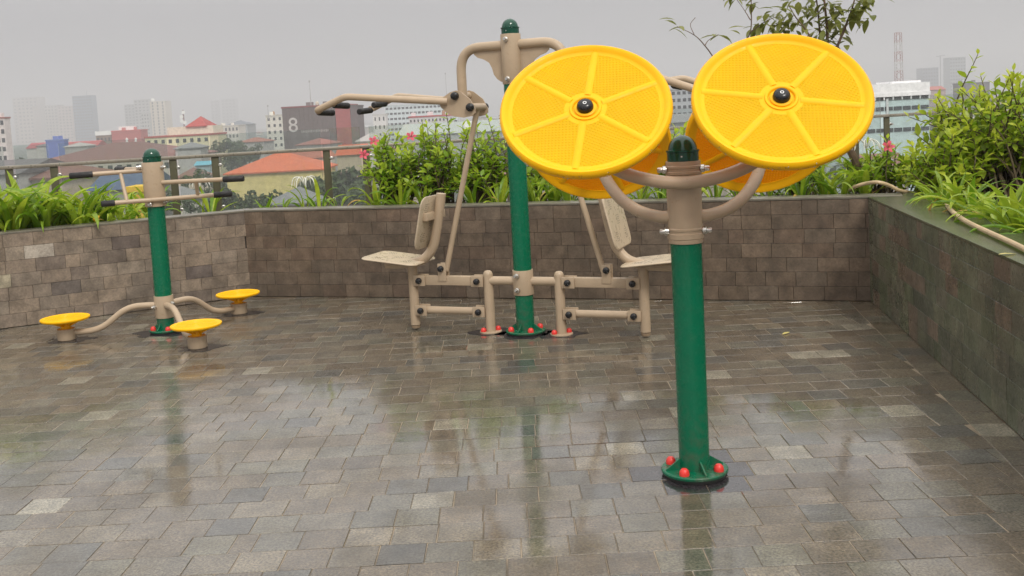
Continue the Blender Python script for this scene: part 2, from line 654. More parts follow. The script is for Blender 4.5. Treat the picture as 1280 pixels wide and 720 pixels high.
def paver_poly(poly, top, bev=0.0014):
    """a slab with eased edges from an outline"""
    c = sum(poly, Vector((0, 0))) / len(poly)
    k = len(poly)
    ins = [q + (c - q).normalized() * bev * 1.5 for q in poly]
    vs = [(q.x, q.y, -0.02) for q in poly] + [(q.x, q.y, top - bev) for q in poly] + [(q.x, q.y, top) for q in ins]
    fs = []
    for L_ in (0, 1):
        fs += [(L_ * k + i, L_ * k + (i + 1) % k, (L_ + 1) * k + (i + 1) % k, (L_ + 1) * k + i) for i in range(k)]
    fs.append(tuple(2 * k + i for i in range(k)))
    return vs, fs


PAV = [(0.128, 0.105, 0.078), (0.140, 0.126, 0.103), (0.118, 0.113, 0.095), (0.150, 0.130, 0.099),
       (0.126, 0.121, 0.097), (0.110, 0.089, 0.065), (0.140, 0.115, 0.087), (0.120, 0.101, 0.079)]


def paver_col(r):
    c = Vector(random.choice(PAV)) * random.uniform(0.62, 0.92)
    c = Vector((c.x * 1.08, c.y * 1.02, c.z * 0.88))
    q = random.random()
    if q < 0.04:
        c = Vector((0.07, 0.066, 0.055)) * random.uniform(0.8, 1.2)
    elif q < 0.065:
        c = Vector((0.21, 0.19, 0.14)) * random.uniform(0.9, 1.1)
    elif q < 0.11:
        c = Vector((0.075, 0.07, 0.056))
    return c


PL, PW, GAP = 0.1535, 0.149, 0.0034
pcs = []
border_off = 0.158
bl_p = CR + nR * border_off
for row in range(-6, 62):
    y0 = 0.25 + row * PW
    xoff = (row % 2) * PL * 0.5 + random.uniform(-0.02, 0.02)
    x = -6.6 + xoff
    while x < 2.6:
        L_ = PL
        if random.random() < 0.05:
            L_ = PL * random.choice((0.5, 0.75, 1.25))
        poly = [Vector((x + GAP / 2, y0 + GAP / 2)), Vector((x + L_ - GAP / 2, y0 + GAP / 2)),
                Vector((x + L_ - GAP / 2, y0 + PW - GAP / 2)), Vector((x + GAP / 2, y0 + PW - GAP / 2))]
        x += L_
        jit = 0.0011
        poly = [q + Vector((random.uniform(-jit, jit), random.uniform(-jit, jit))) for q in poly]
        full = poly
        poly = clip(poly, bl_p, nR)
        poly = clip(poly, CL + nB * 0.018, nB) if poly else poly
        poly = clip(poly, CL + nL * 0.018, nL) if poly else poly
        if len(poly) < 3:
            continue
        ar = abs(sum(poly[i].x * poly[(i + 1) % len(poly)].y - poly[(i + 1) % len(poly)].x * poly[i].y for i in range(len(poly)))) / 2
        per = sum((poly[i] - poly[i - 1]).length for i in range(len(poly)))
        if ar < 0.0012 or ar / per < 0.0065:
            continue
        pcs.append((poly, len(poly) == 4 and poly == full, L_))
s_ = 0.0
while s_ < 7.3:
    a_ = CR - RW * (s_ + GAP / 2)
    b_ = CR - RW * (s_ + 0.165 - GAP / 2)
    poly = [a_ + nR * 0.016, a_ + nR * (border_off - GAP), b_ + nR * (border_off - GAP), b_ + nR * 0.016]
    poly = clip(poly, CL + nB * 0.018, nB)
    if len(poly) >= 3:
        pcs.append((poly, False, 0))
    s_ += 0.165


def in_view(c, z=0):
    if c.y < 1:
        return False
    x, y = proj((c.x, c.y, z))
    return -60 < x < 1340 and -60 < y < 780


vis = []
for i, (poly, fu, L_) in enumerate(pcs):
    c = sum(poly, Vector((0, 0))) / len(poly)
    if in_view(c):
        vis.append((c.y, i))
vis.sort()
single = set(i for _, i in vis[:300])
var_me = []
for k in range(5):
    mb = MB()
    hx, hy = PL / 2 - GAP / 2, PW / 2 - GAP / 2
    q = [Vector((-hx, -hy)), Vector((hx, -hy)), Vector((hx, hy)), Vector((-hx, hy))]
    q = [v + Vector((random.uniform(-.001, .001), random.uniform(-.001, .001))) for v in q]
    mb.add(*paver_poly(q, 0.0))
    var_me.append(mb.mesh('paver', M_paver, smooth=False))
joined = MB()
jcol = []
for i, (poly, fu, L_) in enumerate(pcs):
    top = random.uniform(-0.0009, 0.0009)
    c = sum(poly, Vector((0, 0))) / len(poly)
    col = paver_col(random)
    tilt = (random.gauss(0, 0.0026), random.gauss(0, 0.0026))
    if i in single:
        if fu and abs(L_ - PL) < 1e-6:
            o = link('paver', random.choice(var_me), floor)
            o.location = (c.x, c.y, top)
            o.rotation_euler = (tilt[0], tilt[1], 0)
        else:
            mb = MB()
            mb.add(*paver_poly([q - c for q in poly], 0.0))
            o = mb.build('paver', M_paver, floor, smooth=False)
            o.location = (c.x, c.y, top)
            o.rotation_euler = (tilt[0], tilt[1], 0)
        o.color = (*col, 1)
    else:
        vs, fs = paver_poly(poly, 0.0)
        vs = [(x, y, z + top + (y - c.y) * tilt[0] - (x - c.x) * tilt[1]) for x, y, z in vs]
        joined.add(vs, fs)
        jcol += [col] * len(fs)
me = joined.mesh('paver_field', M_paver, smooth=False)
ca = me.attributes.new('tint', 'FLOAT_COLOR', 'FACE')
for i, c in enumerate(jcol):
    ca.data[i].color = (*c, 1)
o = link('paver_field', me, floor, kind='stuff')
o.color = (0, 0, 0, 1)


# ---- planter walls, every facing stone its own piece
def tile_mesh(hx, hz, d=0.016):
    b_ = 0.0014
    vs = []
    for (x, y, z) in ((hx, 0, hz), (hx, -d + b_, hz), (hx - b_, -d, hz - b_)):
        vs += [(-x, y, -z), (x, y, -z), (x, y, z), (-x, y, z)]
    fs = []
    for L_ in (0, 4):
        fs += [(L_ + i, L_ + (i + 1) % 4, L_ + 4 + (i + 1) % 4, L_ + 4 + i) for i in range(4)]
    fs.append((8, 9, 10, 11))
    return vs, fs


TL, TH, TG = 0.203, 0.0985, 0.0018
tile_me = {}


def tile_of(length):
    k = round(length, 3)
    if k not in tile_me:
        mb = MB()
        mb.add(*tile_mesh(k / 2 - TG / 2, TH / 2 - TG / 2))
        tile_me[k] = mb
    return tile_me[k]


def stone_wall(label, A, B, n, palette, mat, coping_w, coping_mat, avg=0.5, e0=0.0, e1=0.0, dz=0.0):
    """wall of 7 courses from A to B; n points to the terrace; local x along the wall"""
    d = (B - A)
    length = d.length
    d.normalize()
    ang = math.atan2(d.y, d.x)
    root = thing('planter_wall', label, 'wall', (A.x, A.y, 0), ang)
    side = -1 if Vector((d.y, -d.x)).dot(n) > 0 else 1           # local y sign of the terrace side
    core = MB()
    core.box((length / 2 + (e1 - e0) / 2, -side * (coping_w / 2), 0.34), (length + e0 + e1, coping_w, 0.684))
    core.build('wall_core', M_core, root, smooth=False)
    cache = {}
    for r in range(7):
        x = -(r % 2) * TL * 0.5 - random.uniform(0, 0.05)
        while x < length - 0.004:
            L_ = TL if random.random() > 0.16 else TL * random.choice((0.5, 0.62, 0.8))
            x0, x1 = max(x, 0.002), min(x + L_, length - 0.002)
            x += L_
            if x1 - x0 < 0.02:
                continue
            k = round(x1 - x0, 3)
            if k not in cache:
                mb = MB()
                mb.add(*tile_mesh(k / 2 - TG / 2, TH / 2 - TG / 2))
                cache[k] = mb.mesh('tile', mat, smooth=False)
            o = link('tile', cache[k], root)
            o.location = ((x0 + x1) / 2, side * (0.0005 + random.uniform(-0.0011, 0.0011)), 0.002 + TH * (r + 0.5))
            if side > 0:
                o.rotation_euler = (0, 0, pi)
            c = Vector(random.choice(palette)).lerp(sum((Vector(q) for q in palette), Vector()) / len(palette), avg) * random.uniform(0.86, 1.12) * 1.12
            o.color = (*c, 1)
    cp = MB()
    cp.box((length / 2 + (e1 - e0) / 2, -side * (coping_w / 2 - 0.010), 0.6985 + dz), (length + e0 + e1, coping_w + 0.02, 0.015), bev=0.003)
    cp.build('coping', coping_mat, root)
    return root


PAL_B = [(0.120, 0.088, 0.060), (0.110, 0.080, 0.055), (0.135, 0.098, 0.068), (0.096, 0.072, 0.052), (0.122, 0.095, 0.070), (0.115, 0.077, 0.053), (0.086, 0.064, 0.045)]
PAL_L = [(0.20, 0.155, 0.112), (0.18, 0.14, 0.105), (0.215, 0.165, 0.118), (0.165, 0.128, 0.095), (0.19, 0.155, 0.12), (0.11, 0.088, 0.075), (0.23, 0.19, 0.145)]
PAL_R = [(0.098, 0.098, 0.062), (0.088, 0.096, 0.06), (0.112, 0.104, 0.074), (0.080, 0.090, 0.052), (0.105, 0.106, 0.07), (0.128, 0.092, 0.066), (0.070, 0.074, 0.05)]
stone_wall('low brown stone planter wall at far left, lighter than the others, running behind the waist twister',
           L0, CL, nL, PAL_L, M_tile, 0.16, M_coping_edge, e1=0.07)
stone_wall('long dark brown stone planter wall across the back, behind the seats', CL, CR, nB, PAL_B, M_tile, 0.16, M_coping_edge, e1=0.2, dz=0.002)
stone_wall('mossy greenish stone planter wall on the right with a broad wet coping', R0, CR, nR, PAL_R, M_tile_moss, 0.30, M_coping, avg=0.1, e1=0.17, dz=-0.002)

soil = MB()
oL, oB, oR = -nL * 0.15, -nB * 0.15, -nR * 0.29
dB = (CR - CL).normalized()
soil.prism([tuple(p) for p in (L0 - nL * .12, L0 - nL * 1.0, CL - nL * .72 - nB * .72 + Vector((0, 0)), CR - nB * 1.0 + RW * .2, CR - nR * 1.5 + RW * .9, R0 - nR * 2.2, R0 - nR * .27, CR - nR * .27 - nB * .12, CL - nB * .12)], 0.62, z0=0.0)
struct(soil.build('planter_soil', M_soil, smooth=False))

# ---- railing with glass panels, straight, slightly receding to the right
RA, RB = Vector((-7.6, 9.63)), Vector((6.2, 12.69))
rd = (RB - RA)
rl = rd.length
rail = thing('glass_railing', 'metal handrail on paired posts with wet glass panels behind the planting', 'railing',
             (RA.x, RA.y, 0), math.atan2(rd.y, rd.x))
rdn = rd.normalized()


def rail_s(px):
    """distance along the railing of a photograph column"""
    best = min(range(0, int(rl * 100)), key=lambda k: abs(proj((*(RA + rdn * (k / 100)), 1.0))[0] - px))
    return best / 100


hr = MB()
hr.box((rl / 2, 0, 1.094), (rl, 0.06, 0.036), bev=0.01)
hr.build('handrail', M_rail, rail)
s0 = rail_s(12)
period = rail_s(217) - s0
pair = rail_s(68) - s0
starts = [s0 + period * k for k in range(-2, 9)]
posts = []
for a_ in starts:
    for x in (a_, a_ + pair):
        if 0 < x < rl:
            posts.append(x)
pm = MB()
pm.box((0, 0, 0.54), (0.075, 0.022, 1.083), bev=0.004)
pme = pm.mesh('post', M_post)
cm_ = MB()
cm_.lathe([(0, -0.05), (0.014, -0.05), (0.014, -0.012), (0.02, -0.01), (0.02, 0.0)], 10, Tm((0.05, 0, 0), (0, 1, 0)))
cme = cm_.mesh('glass_clamp', M_steel)
for x in posts:
    o = link('post', pme, rail, (x, 0, 0))
    link('glass_clamp', cme, o, (0, 0, .99))
    link('glass_clamp', cme, o, (0, 0, .55))
for a_ in starts:
    for x0, x1 in ((a_ - period + pair + 0.05, a_ - 0.05), (a_ + 0.05, a_ + pair - 0.05)):
        if x1 > 0.2 and x0 < rl - 0.2:
            gp = MB()
            gp.box(((x0 + x1) / 2, 0.05, 0.74), (x1 - x0, 0.012, 1.14))
            gp.build('glass_panel', M_glass, rail, smooth=False)

# ------------------------------------------------------------------ city beyond the terrace
_flat = {}


def flat(col, rough=0.75, glassy=0.0):
    k = (tuple(round(c, 3) for c in col), rough)
    if k not in _flat:
        _flat[k] = plain('facade', col, rough, 0.16, 1.1, spec=0.3)
    return _flat[k]


M_win = paint('window_pane', (0.03, 0.035, 0.04), 0.15, 0.3, drops=False)
GZ = -20.0


def roof_hip(mb, x0, x1, y0, y1, z, h, over=0.6, ridge=0.5):
    x0, x1, y0, y1 = x0 - over, x1 + over, y0 - over, y1 + over
    ins = min((x1 - x0), (y1 - y0)) * ridge
    rx0, rx1, ym = x0 + ins, x1 - ins, (y0 + y1) / 2
    if rx1 < rx0:
        rx0 = rx1 = (x0 + x1) / 2
    vs = [(x0, y0, z), (x1, y0, z), (x1, y1, z), (x0, y1, z), (rx0, ym, z + h), (rx1, ym, z + h),
          (x0, y0, z - 0.3), (x1, y0, z - 0.3), (x1, y1, z - 0.3), (x0, y1, z - 0.3)]
    mb.add(vs, [(0, 1, 5, 4), (1, 2, 5), (2, 3, 4, 5), (3, 0, 4), (0, 6, 7, 1), (1, 7, 8, 2), (2, 8, 9, 3), (3, 9, 6, 0), (6, 9, 8, 7)])


_wm = {}


def win_mesh(w_, h_):
    k = (round(w_, 2), round(h_, 2))
    if k not in _wm:
        mb = MB()
        mb.box((0, -0.02, 0), (w_, 0.16, h_))
        _wm[k] = mb.mesh('window', M_win, smooth=False)
    return _wm[k]


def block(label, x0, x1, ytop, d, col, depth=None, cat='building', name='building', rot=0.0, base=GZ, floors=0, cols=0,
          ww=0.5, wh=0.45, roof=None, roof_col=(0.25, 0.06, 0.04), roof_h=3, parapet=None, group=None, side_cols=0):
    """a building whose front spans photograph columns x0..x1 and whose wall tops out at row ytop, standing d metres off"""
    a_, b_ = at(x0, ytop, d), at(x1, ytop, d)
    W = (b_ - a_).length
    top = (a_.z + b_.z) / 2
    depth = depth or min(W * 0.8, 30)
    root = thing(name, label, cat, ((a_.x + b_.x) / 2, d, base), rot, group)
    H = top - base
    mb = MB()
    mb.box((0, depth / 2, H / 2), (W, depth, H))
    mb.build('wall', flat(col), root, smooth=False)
    if roof == 'hip':
        r_ = MB()
        roof_hip(r_, -W / 2, W / 2, 0, depth, H, roof_h)
        r_.build('roof', flat(roof_col), root, smooth=False)
    elif roof == 'gable':
        r_ = MB()
        r_.add([(-W / 2 - .4, -.6, H - .1), (W / 2 + .4, -.6, H - .1), (W / 2 + .4, depth + .6, H - .1), (-W / 2 - .4, depth + .6, H - .1),
                (-W / 2 - .4, depth / 2, H + roof_h), (W / 2 + .4, depth / 2, H + roof_h)],
               [(0, 1, 5, 4), (2, 3, 4, 5), (0, 4, 3), (1, 2, 5), (0, 3, 2, 1)])
        r_.build('roof', flat(roof_col), root, smooth=False)
    else:
        r_ = MB()
        e = 0.25
        r_.box((0, depth / 2, H + 0.35), (W + 2 * e, depth + 2 * e, 0.7))
        r_.build('parapet', flat(parapet or tuple(c * 0.85 for c in col)), root, smooth=False)
        if d < 1000 and W > 8:                       # tanks and stair heads on the flat roof
            rq = random.Random(int(x0 * 7 + d))
            for q in range(3):
                tx, ty = rq.uniform(-.42, .42) * W, depth * rq.uniform(.3, .7)
                e = MB()
                if q % 2:
                    e.lathe([(0, 0), (.8, 0), (.8, 1.5), (.5, 1.9), (0, 2.0)], 10, Matrix.Translation((tx, ty, H + .7)))
                    e.build('roof_tank', flat(rq.choice(((0.55, 0.5, 0.4), (0.5, 0.52, 0.55), (0.35, 0.2, 0.1)))), root)
                else:
                    e.box((tx, ty, H + 1.5), (rq.uniform(1.6, 3.2), 2.2, 1.8))
                    e.build('stair_head', flat(tuple(min(.75, c * 1.1 + .05) for c in col)), root, smooth=False)
    if floors and cols:
        fh, cw = H / floors, W / cols
        me = win_mesh(cw * ww, fh * wh)
        for i in range(floors):
            for k in range(cols):
                o = link('window', me, root)
                o.location = (-W / 2 + cw * (k + 0.5), 0, fh * (i + 0.55))
        if side_cols:
            cw2 = depth / side_cols
            me2 = win_mesh(cw2 * ww, fh * wh)
            for sx in (-1, 1):
                for i in range(floors):
                    for k in range(side_cols):
                        o = link('window', me2, root)
                        o.location = (sx * W / 2, cw2 * (k + 0.5), fh * (i + 0.55))
                        o.rotation_euler = (0, 0, sx * pi / 2)
    return root, W, depth, H


# far towers in the haze
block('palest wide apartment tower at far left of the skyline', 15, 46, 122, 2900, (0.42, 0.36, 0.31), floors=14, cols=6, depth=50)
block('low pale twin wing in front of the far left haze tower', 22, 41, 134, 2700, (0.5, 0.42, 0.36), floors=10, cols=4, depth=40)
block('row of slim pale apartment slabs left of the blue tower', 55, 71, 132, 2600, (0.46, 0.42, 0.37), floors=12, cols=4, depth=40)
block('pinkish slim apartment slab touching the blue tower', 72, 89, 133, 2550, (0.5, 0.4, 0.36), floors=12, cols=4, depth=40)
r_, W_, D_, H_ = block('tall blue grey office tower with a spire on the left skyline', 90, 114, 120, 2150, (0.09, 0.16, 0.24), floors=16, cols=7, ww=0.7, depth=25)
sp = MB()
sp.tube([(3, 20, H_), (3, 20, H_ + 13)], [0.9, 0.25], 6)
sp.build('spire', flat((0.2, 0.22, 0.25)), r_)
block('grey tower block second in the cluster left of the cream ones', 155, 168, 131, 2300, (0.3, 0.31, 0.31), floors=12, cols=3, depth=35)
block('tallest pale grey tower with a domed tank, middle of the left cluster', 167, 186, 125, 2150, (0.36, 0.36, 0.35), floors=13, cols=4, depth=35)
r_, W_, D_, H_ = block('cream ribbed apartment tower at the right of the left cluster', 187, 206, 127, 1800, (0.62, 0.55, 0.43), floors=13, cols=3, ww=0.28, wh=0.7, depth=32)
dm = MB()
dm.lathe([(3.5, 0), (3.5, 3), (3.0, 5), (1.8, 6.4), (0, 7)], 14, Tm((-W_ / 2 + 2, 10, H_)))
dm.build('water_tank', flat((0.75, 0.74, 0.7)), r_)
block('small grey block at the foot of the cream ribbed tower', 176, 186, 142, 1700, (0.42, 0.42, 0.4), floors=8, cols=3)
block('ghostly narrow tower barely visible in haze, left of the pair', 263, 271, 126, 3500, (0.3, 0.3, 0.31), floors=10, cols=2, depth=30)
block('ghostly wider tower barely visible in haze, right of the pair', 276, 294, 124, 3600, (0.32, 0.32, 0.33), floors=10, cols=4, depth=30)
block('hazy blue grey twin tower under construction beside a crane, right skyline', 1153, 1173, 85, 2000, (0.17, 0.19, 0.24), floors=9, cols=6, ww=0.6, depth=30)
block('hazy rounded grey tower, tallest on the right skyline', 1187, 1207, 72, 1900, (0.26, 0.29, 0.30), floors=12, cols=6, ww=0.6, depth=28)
cr_ = thing('tower_crane', 'thin hazy construction crane above the right skyline', 'crane', at(1176, 112, 1980))
cm2 = MB()
cm2.tube([(0, 0, -12), (0, 0, 66)], 0.9, 4)
cm2.build('mast', flat((0.2, 0.2, 0.2)), cr_)
cm2 = MB()
cm2.tube([(-8, 0, 64), (9, 0, 66)], 0.7, 4)
cm2.build('jib', flat((0.2, 0.2, 0.2)), cr_)

# middle distance, left
block('tall white and red striped building cut by the left edge', -26, 5, 149, 420, (0.62, 0.56, 0.54), floors=8, cols=5, ww=0.62, wh=0.5,
      parapet=(0.3, 0.12, 0.1), depth=5)
r_, W_, D_, H_ = block('red shopping building with a white sign panel on its roof edge', 139, 176, 164, 640, (0.42, 0.11, 0.10), depth=12, parapet=(0.5, 0.12, 0.11))
for x, h_ in ((0.0, 4.2), (5.6, 4.0)):      # the pale emblems on its wall
    e = MB()
    e.prism([(-0.9, 0), (0.9, 0), (1.2, h_ * .3), (0.5, h_ * .5), (1.1, h_ * .75), (0.2, h_), (-0.6, h_ * .8), (-0.3, h_ * .5), (-1.1, h_ * .3)], 0.25,
            Matrix.Translation((x, -0.05, H_ - 8.2)) @ Matrix.Rotation(pi / 2, 4, 'X'))
    e.build('emblem', M_white, r_, smooth=False)
e = MB()
e.box((-W_ * 0.06, D_ * 0.5, H_ + 1.9), (W_ * 0.5, 5, 2.4))
e.build('roof_sign', M_white, r_, smooth=False)
r_, W_, D_, H_ = block('brown block with a white band along its top, left of the red building', 120, 138.6, 170, 640, (0.22, 0.15, 0.11), depth=20, floors=4, cols=4, ww=0.5)
e = MB()
e.box((0, D_ * 0.5, H_ + 1.8), (W_ + 0.6, D_ + 0.6, 2.6))
e.build('sign_band', M_white, r_, smooth=False)
block('bright blue box shaped warehouse between red roofs', 57, 80, 176, 520, (0.05, 0.11, 0.38), depth=5, parapet=(0.09, 0.16, 0.4))
block('long low shed with a red roof right of the blue warehouse', 80.5, 121, 183, 540, (0.6, 0.58, 0.54), depth=14, roof='gable', roof_col=(0.4, 0.07, 0.07), roof_h=2.6)
block('low shed with a dark red roof left of the blue warehouse', 33, 56, 185, 530, (0.5, 0.47, 0.44), depth=14, roof='gable', roof_col=(0.3, 0.05, 0.06), roof_h=2.6)
block('huge hall with a long brown hipped roof and stained pale walls', 36, 226, 200, 330, (0.5, 0.46, 0.4), depth=40, roof='hip', roof_col=(0.16, 0.07, 0.055), roof_h=5.2,
      floors=2, cols=16, ww=0.5, wh=0.3)
r_, W_, D_, H_ = block('cream school block with rows of windows and a red pyramid roof', 181, 262, 171, 400, (0.72, 0.66, 0.42), depth=24, floors=5, cols=9, ww=0.45, wh=0.42,
                       parapet=(0.33, 0.09, 0.07))
e = MB()
e.box((W_ * 0.12, D_ * 0.6, H_ + 1.9), (W_ * 0.72, D_ * 0.6, 3.8))
e.build('upper_storey', flat((0.66, 0.62, 0.5)), r_, smooth=False)
e = MB()
roof_hip(e, W_ * 0.09, W_ * 0.36, D_ * 0.3, D_ * 0.85, H_ + 3.85, 3.9, over=0.8, ridge=0.5)
e.build('roof', flat((0.33, 0.045, 0.035)), r_, smooth=False)
an = thing('radio_mast', 'small lattice mast with dishes left of the red pyramid roof', 'antenna', at(231, 165, 600))
e = MB()
for dx, dy in ((-.5, -.3), (.5, -.3), (0, .5)):
    e.tube([(dx, dy, -15), (dx * .4, dy * .4, 13)], 0.16, 4)
e.build('lattice', flat((0.3, 0.16, 0.15)), an)
e = MB()
for z, x in ((9, -.9), (5.5, .8), (6.5, -.9), (11.5, .4)):
    e.lathe([(0, 0), (1.0, 0.2), (1.1, .5), (0, .5)], 10, Tm((x, -.6, z), (0, -1, 0)))
e.build('dish', M_white, an)
block('long white flat roofed block right of the red pyramid roof', 262, 298, 158, 760, (0.6, 0.56, 0.5), depth=20, floors=4, cols=8)
block('grey domed roof hall on the hazy left horizon', 282, 309, 156, 900, (0.28, 0.3, 0.31), depth=30, roof='hip', roof_col=(0.13, 0.15, 0.17), roof_h=4)
block('small white block with dark windows left of the dark billboard building', 332, 353, 145, 560, (0.66, 0.63, 0.56), depth=14, floors=7, cols=3, ww=0.4)
block('yellow walled house under a wide orange tiled roof', 283, 402, 214, 215, (0.72, 0.60, 0.27), depth=17, roof='hip', roof_col=(0.52, 0.13, 0.055), roof_h=3.5)
block('second orange roof just right of the wide orange one', 421, 455, 193, 260, (0.5, 0.42, 0.3), depth=12, roof='gable', roof_col=(0.45, 0.11, 0.05), roof_h=2.4)
block('low house under a dull blue sheet roof behind the waist twister', 112, 182, 236, 150, (0.35, 0.33, 0.3), depth=13, roof='gable', roof_col=(0.07, 0.10, 0.17), roof_h=2.2)
block('yellow kiosk below the blue sheet roof', 158, 184, 240, 128, (0.75, 0.46, 0.03), depth=4, parapet=(0.8, 0.5, 0.03))
block('small turquoise roofed hut left of the orange roof', 244, 262, 206, 300, (0.3, 0.4, 0.42), depth=6, roof='gable', roof_col=(0.12, 0.36, 0.45), roof_h=1.0)

# the dark building with the pale numeral
bd = 450
r_, W_, D_, H_ = block('dark brown billboard building with a big pale numeral 8', 352, 418, 134, bd, (0.10, 0.075, 0.07), depth=30, parapet=(0.2, 0.05, 0.05))
panels = MB()
nP = 12
pw = W_ / nP
e = MB()
e.box((0, -0.1, 0), (pw * 0.94, 0.24, H_ * 0.48))
pme2 = e.mesh('cladding_panel', flat((0.115, 0.09, 0.085)), smooth=False)
for k in range(nP):
    for zz in (0.25, 0.75):
        link('cladding_panel', pme2, r_, (-W_ / 2 + pw * (k + .5), -0.02, H_ * zz))


def lettering(text, size, parent, loc, mat, name):
    cu = bpy.data.curves.new(name, 'FONT')
    cu.body = text
    cu.size = size
    cu.extrude = 0.08
    cu.align_x = 'CENTER'
    tmp = bpy.data.objects.new(name, cu)
    COL.objects.link(tmp)
    dg = bpy.context.evaluated_depsgraph_get()
    me = bpy.data.meshes.new_from_object(tmp.evaluated_get(dg))
    bpy.data.objects.remove(tmp)
    me.materials.clear()
    me.materials.append(mat)
    o = link(name, me, parent, loc)
    o.rotation_euler = (pi / 2, 0, 0)
    return o


lettering('8', 9.0, r_, (-W_ / 2 + 4.6, -0.32, H_ - 10.5), flat((0.5, 0.47, 0.45)), 'numeral')
e = MB()
for k in range(17):        # a row of letters too small to read in the photograph, kept as plain strokes
    e.box((-W_ / 2 + 8.2 + k * 0.72, -0.3, H_ - 10.6), (0.34, 0.16, 0.85 if k % 3 else 1.2))
e.build('lettering_strip', flat((0.42, 0.38, 0.36)), r_, smooth=False)
r2, W2, D2, H2 = block('red fronted extension joined to the right of the dark numeral building', 418.6, 437, 132, bd, (0.33, 0.075, 0.07), depth=24)
block('dark brown slab at the right end of the red fronted extension', 437.5, 446, 133, bd, (0.12, 0.09, 0.09), depth=20)
for px, yt, yb, d_, lb in ((389, 101, 135, 452, 'thin radio antenna standing on the dark numeral building'),
                           (559, 91, 132, 640, 'thin antenna pole above the white and blue block'),
                           (335.5, 132, 146, 556, 'short antenna on the small white block')):
    p0, p1 = at(px, yb, d_), at(px, yt, d_)
    e = MB()
    e.tube([(0, 0, -1.5), (0, 0, p1.z - p0.z)], [0.22, 0.1], 5)
    e.box((0, 0, (p1.z - p0.z) * 0.98), (0.7, 0.3, 0.9))
    o = e.build('antenna', flat((0.4, 0.38, 0.38)))
    o.location = p0
    tag(o, lb, 'antenna')
block('white and pale blue office block with ribbon windows above the hibiscus', 481, 571, 131, 700, (0.62, 0.68, 0.70), depth=24, floors=8, cols=18, ww=0.7, wh=0.4)
block('small plain white box building left of the ribbon window block', 466, 482, 144, 560, (0.7, 0.68, 0.66), depth=10, floors=5, cols=3, ww=0.3)
block('low shop row with a red fascia above the hibiscus', 511, 566, 146, 480, (0.6, 0.58, 0.58), depth=12, parapet=(0.42, 0.07, 0.07), floors=6, cols=12, ww=0.4, wh=0.35)
block('broad pale grey warehouse roof right behind the hibiscus', 498, 640, 166, 330, (0.42, 0.43, 0.41), depth=46, roof='gable', roof_col=(0.42, 0.44, 0.41), roof_h=3.4)
block('grey flat block with rows of windows between the two big discs', 838, 872, 112, 420, (0.36, 0.38, 0.40), depth=16, floors=9, cols=5, ww=0.6, wh=0.45)
block('dark roofed shed under the block between the discs', 836, 880, 152, 260, (0.3, 0.3, 0.3), depth=14, roof='gable', roof_col=(0.2, 0.2, 0.2), roof_h=2)

# middle distance, right
r_, W_, D_, H_ = block('white office building with dark ribbon windows and pale glass at the right', 1060, 1161, 121, 190, (0.58, 0.70, 0.70), depth=14, parapet=(0.8, 0.8, 0.8))
e = MB()
e.box((0, D_ / 2, H_ + 0.9), (W_ + 0.3, D_ + 0.3, 3.0))
e.build('white_fascia', flat((0.8, 0.8, 0.8)), r_, smooth=False)
e = MB()
e.box((W_ * 0.3, D_ / 2, H_ + 2.5), (W_ * 0.36, D_ * 0.6, .6))
e.build('roof_room', flat((0.75, 0.75, 0.75)), r_, smooth=False)
for zz in (0.3, 2.2, 6.2):
    e = MB()
    for k in range(9):
        e.box((-W_ / 2 + (k + 0.5) * W_ / 9, -0.05, H_ - zz), (W_ / 9 * 0.86, 0.2, .7))
    e.build('window_band', M_win, r_, smooth=False)
e = MB()
e.box((-W_ * 0.02, -0.15, H_ / 2), (0.4, 0.4, H_ - .7))
e.build('pilaster', flat((0.6, 0.62, 0.62)), r_, smooth=False)
tw = thing('lattice_tower', 'red and white lattice telecom tower rising behind the white office building', 'tower', at(1124, 118, 420))
hT = at(1123, 41, 420).z - at(1124, 118, 420).z
for k in range(8):
    z0, z1 = -6 + (hT + 6) * k / 8, -6 + (hT + 6) * (k + 1) / 8
    wa, wb = 1.35 - 0.3 * k / 8, 1.35 - 0.3 * (k + 1) / 8
    e = MB()
    cs = ((-1, -1), (1, -1), (1, 1), (-1, 1))
    for (x, y) in cs:
        e.tube([(x * wa, y * wa, z0), (x * wb, y * wb, z1)], 0.09, 4)
    for i in range(4):
        (x, y), (x2, y2) = cs[i], cs[(i + 1) % 4]
        zm = (z0 + z1) / 2
        e.tube([(x * wa, y * wa, z0), (x2 * wa, y2 * wa, zm)], 0.055, 3)
        e.tube([(x2 * wa, y2 * wa, zm), (x * wb, y * wb, z1)], 0.055, 3)
        e.tube([(x * wb, y * wb, z1), (x2 * wb, y2 * wb, z1)], 0.055, 3)
    e.build('tower_section', flat((0.26, 0.07, 0.06)) if k % 2 else flat((0.45, 0.42, 0.4)), tw)
block('dark flat roofed hall on the right horizon beside the rounded tower', 1207, 1237, 104, 700, (0.13, 0.12, 0.13), depth=20)
block('low red roofed house under the right skyline', 1160, 1182, 112, 600, (0.4, 0.3, 0.28), depth=14, roof='gable', roof_col=(0.35, 0.12, 0.1), roof_h=2)
block('red brown tiled roof seen low between lilies and the right bush', 1090, 1135, 208, 140, (0.3, 0.25, 0.22), depth=9, roof='gable', roof_col=(0.25, 0.1, 0.08), roof_h=1.6)
block('grey walled house between the white office and the terrace', 1080, 1150, 160, 200, (0.34, 0.34, 0.35), depth=12, roof='gable', roof_col=(0.27, 0.27, 0.28), roof_h=2)

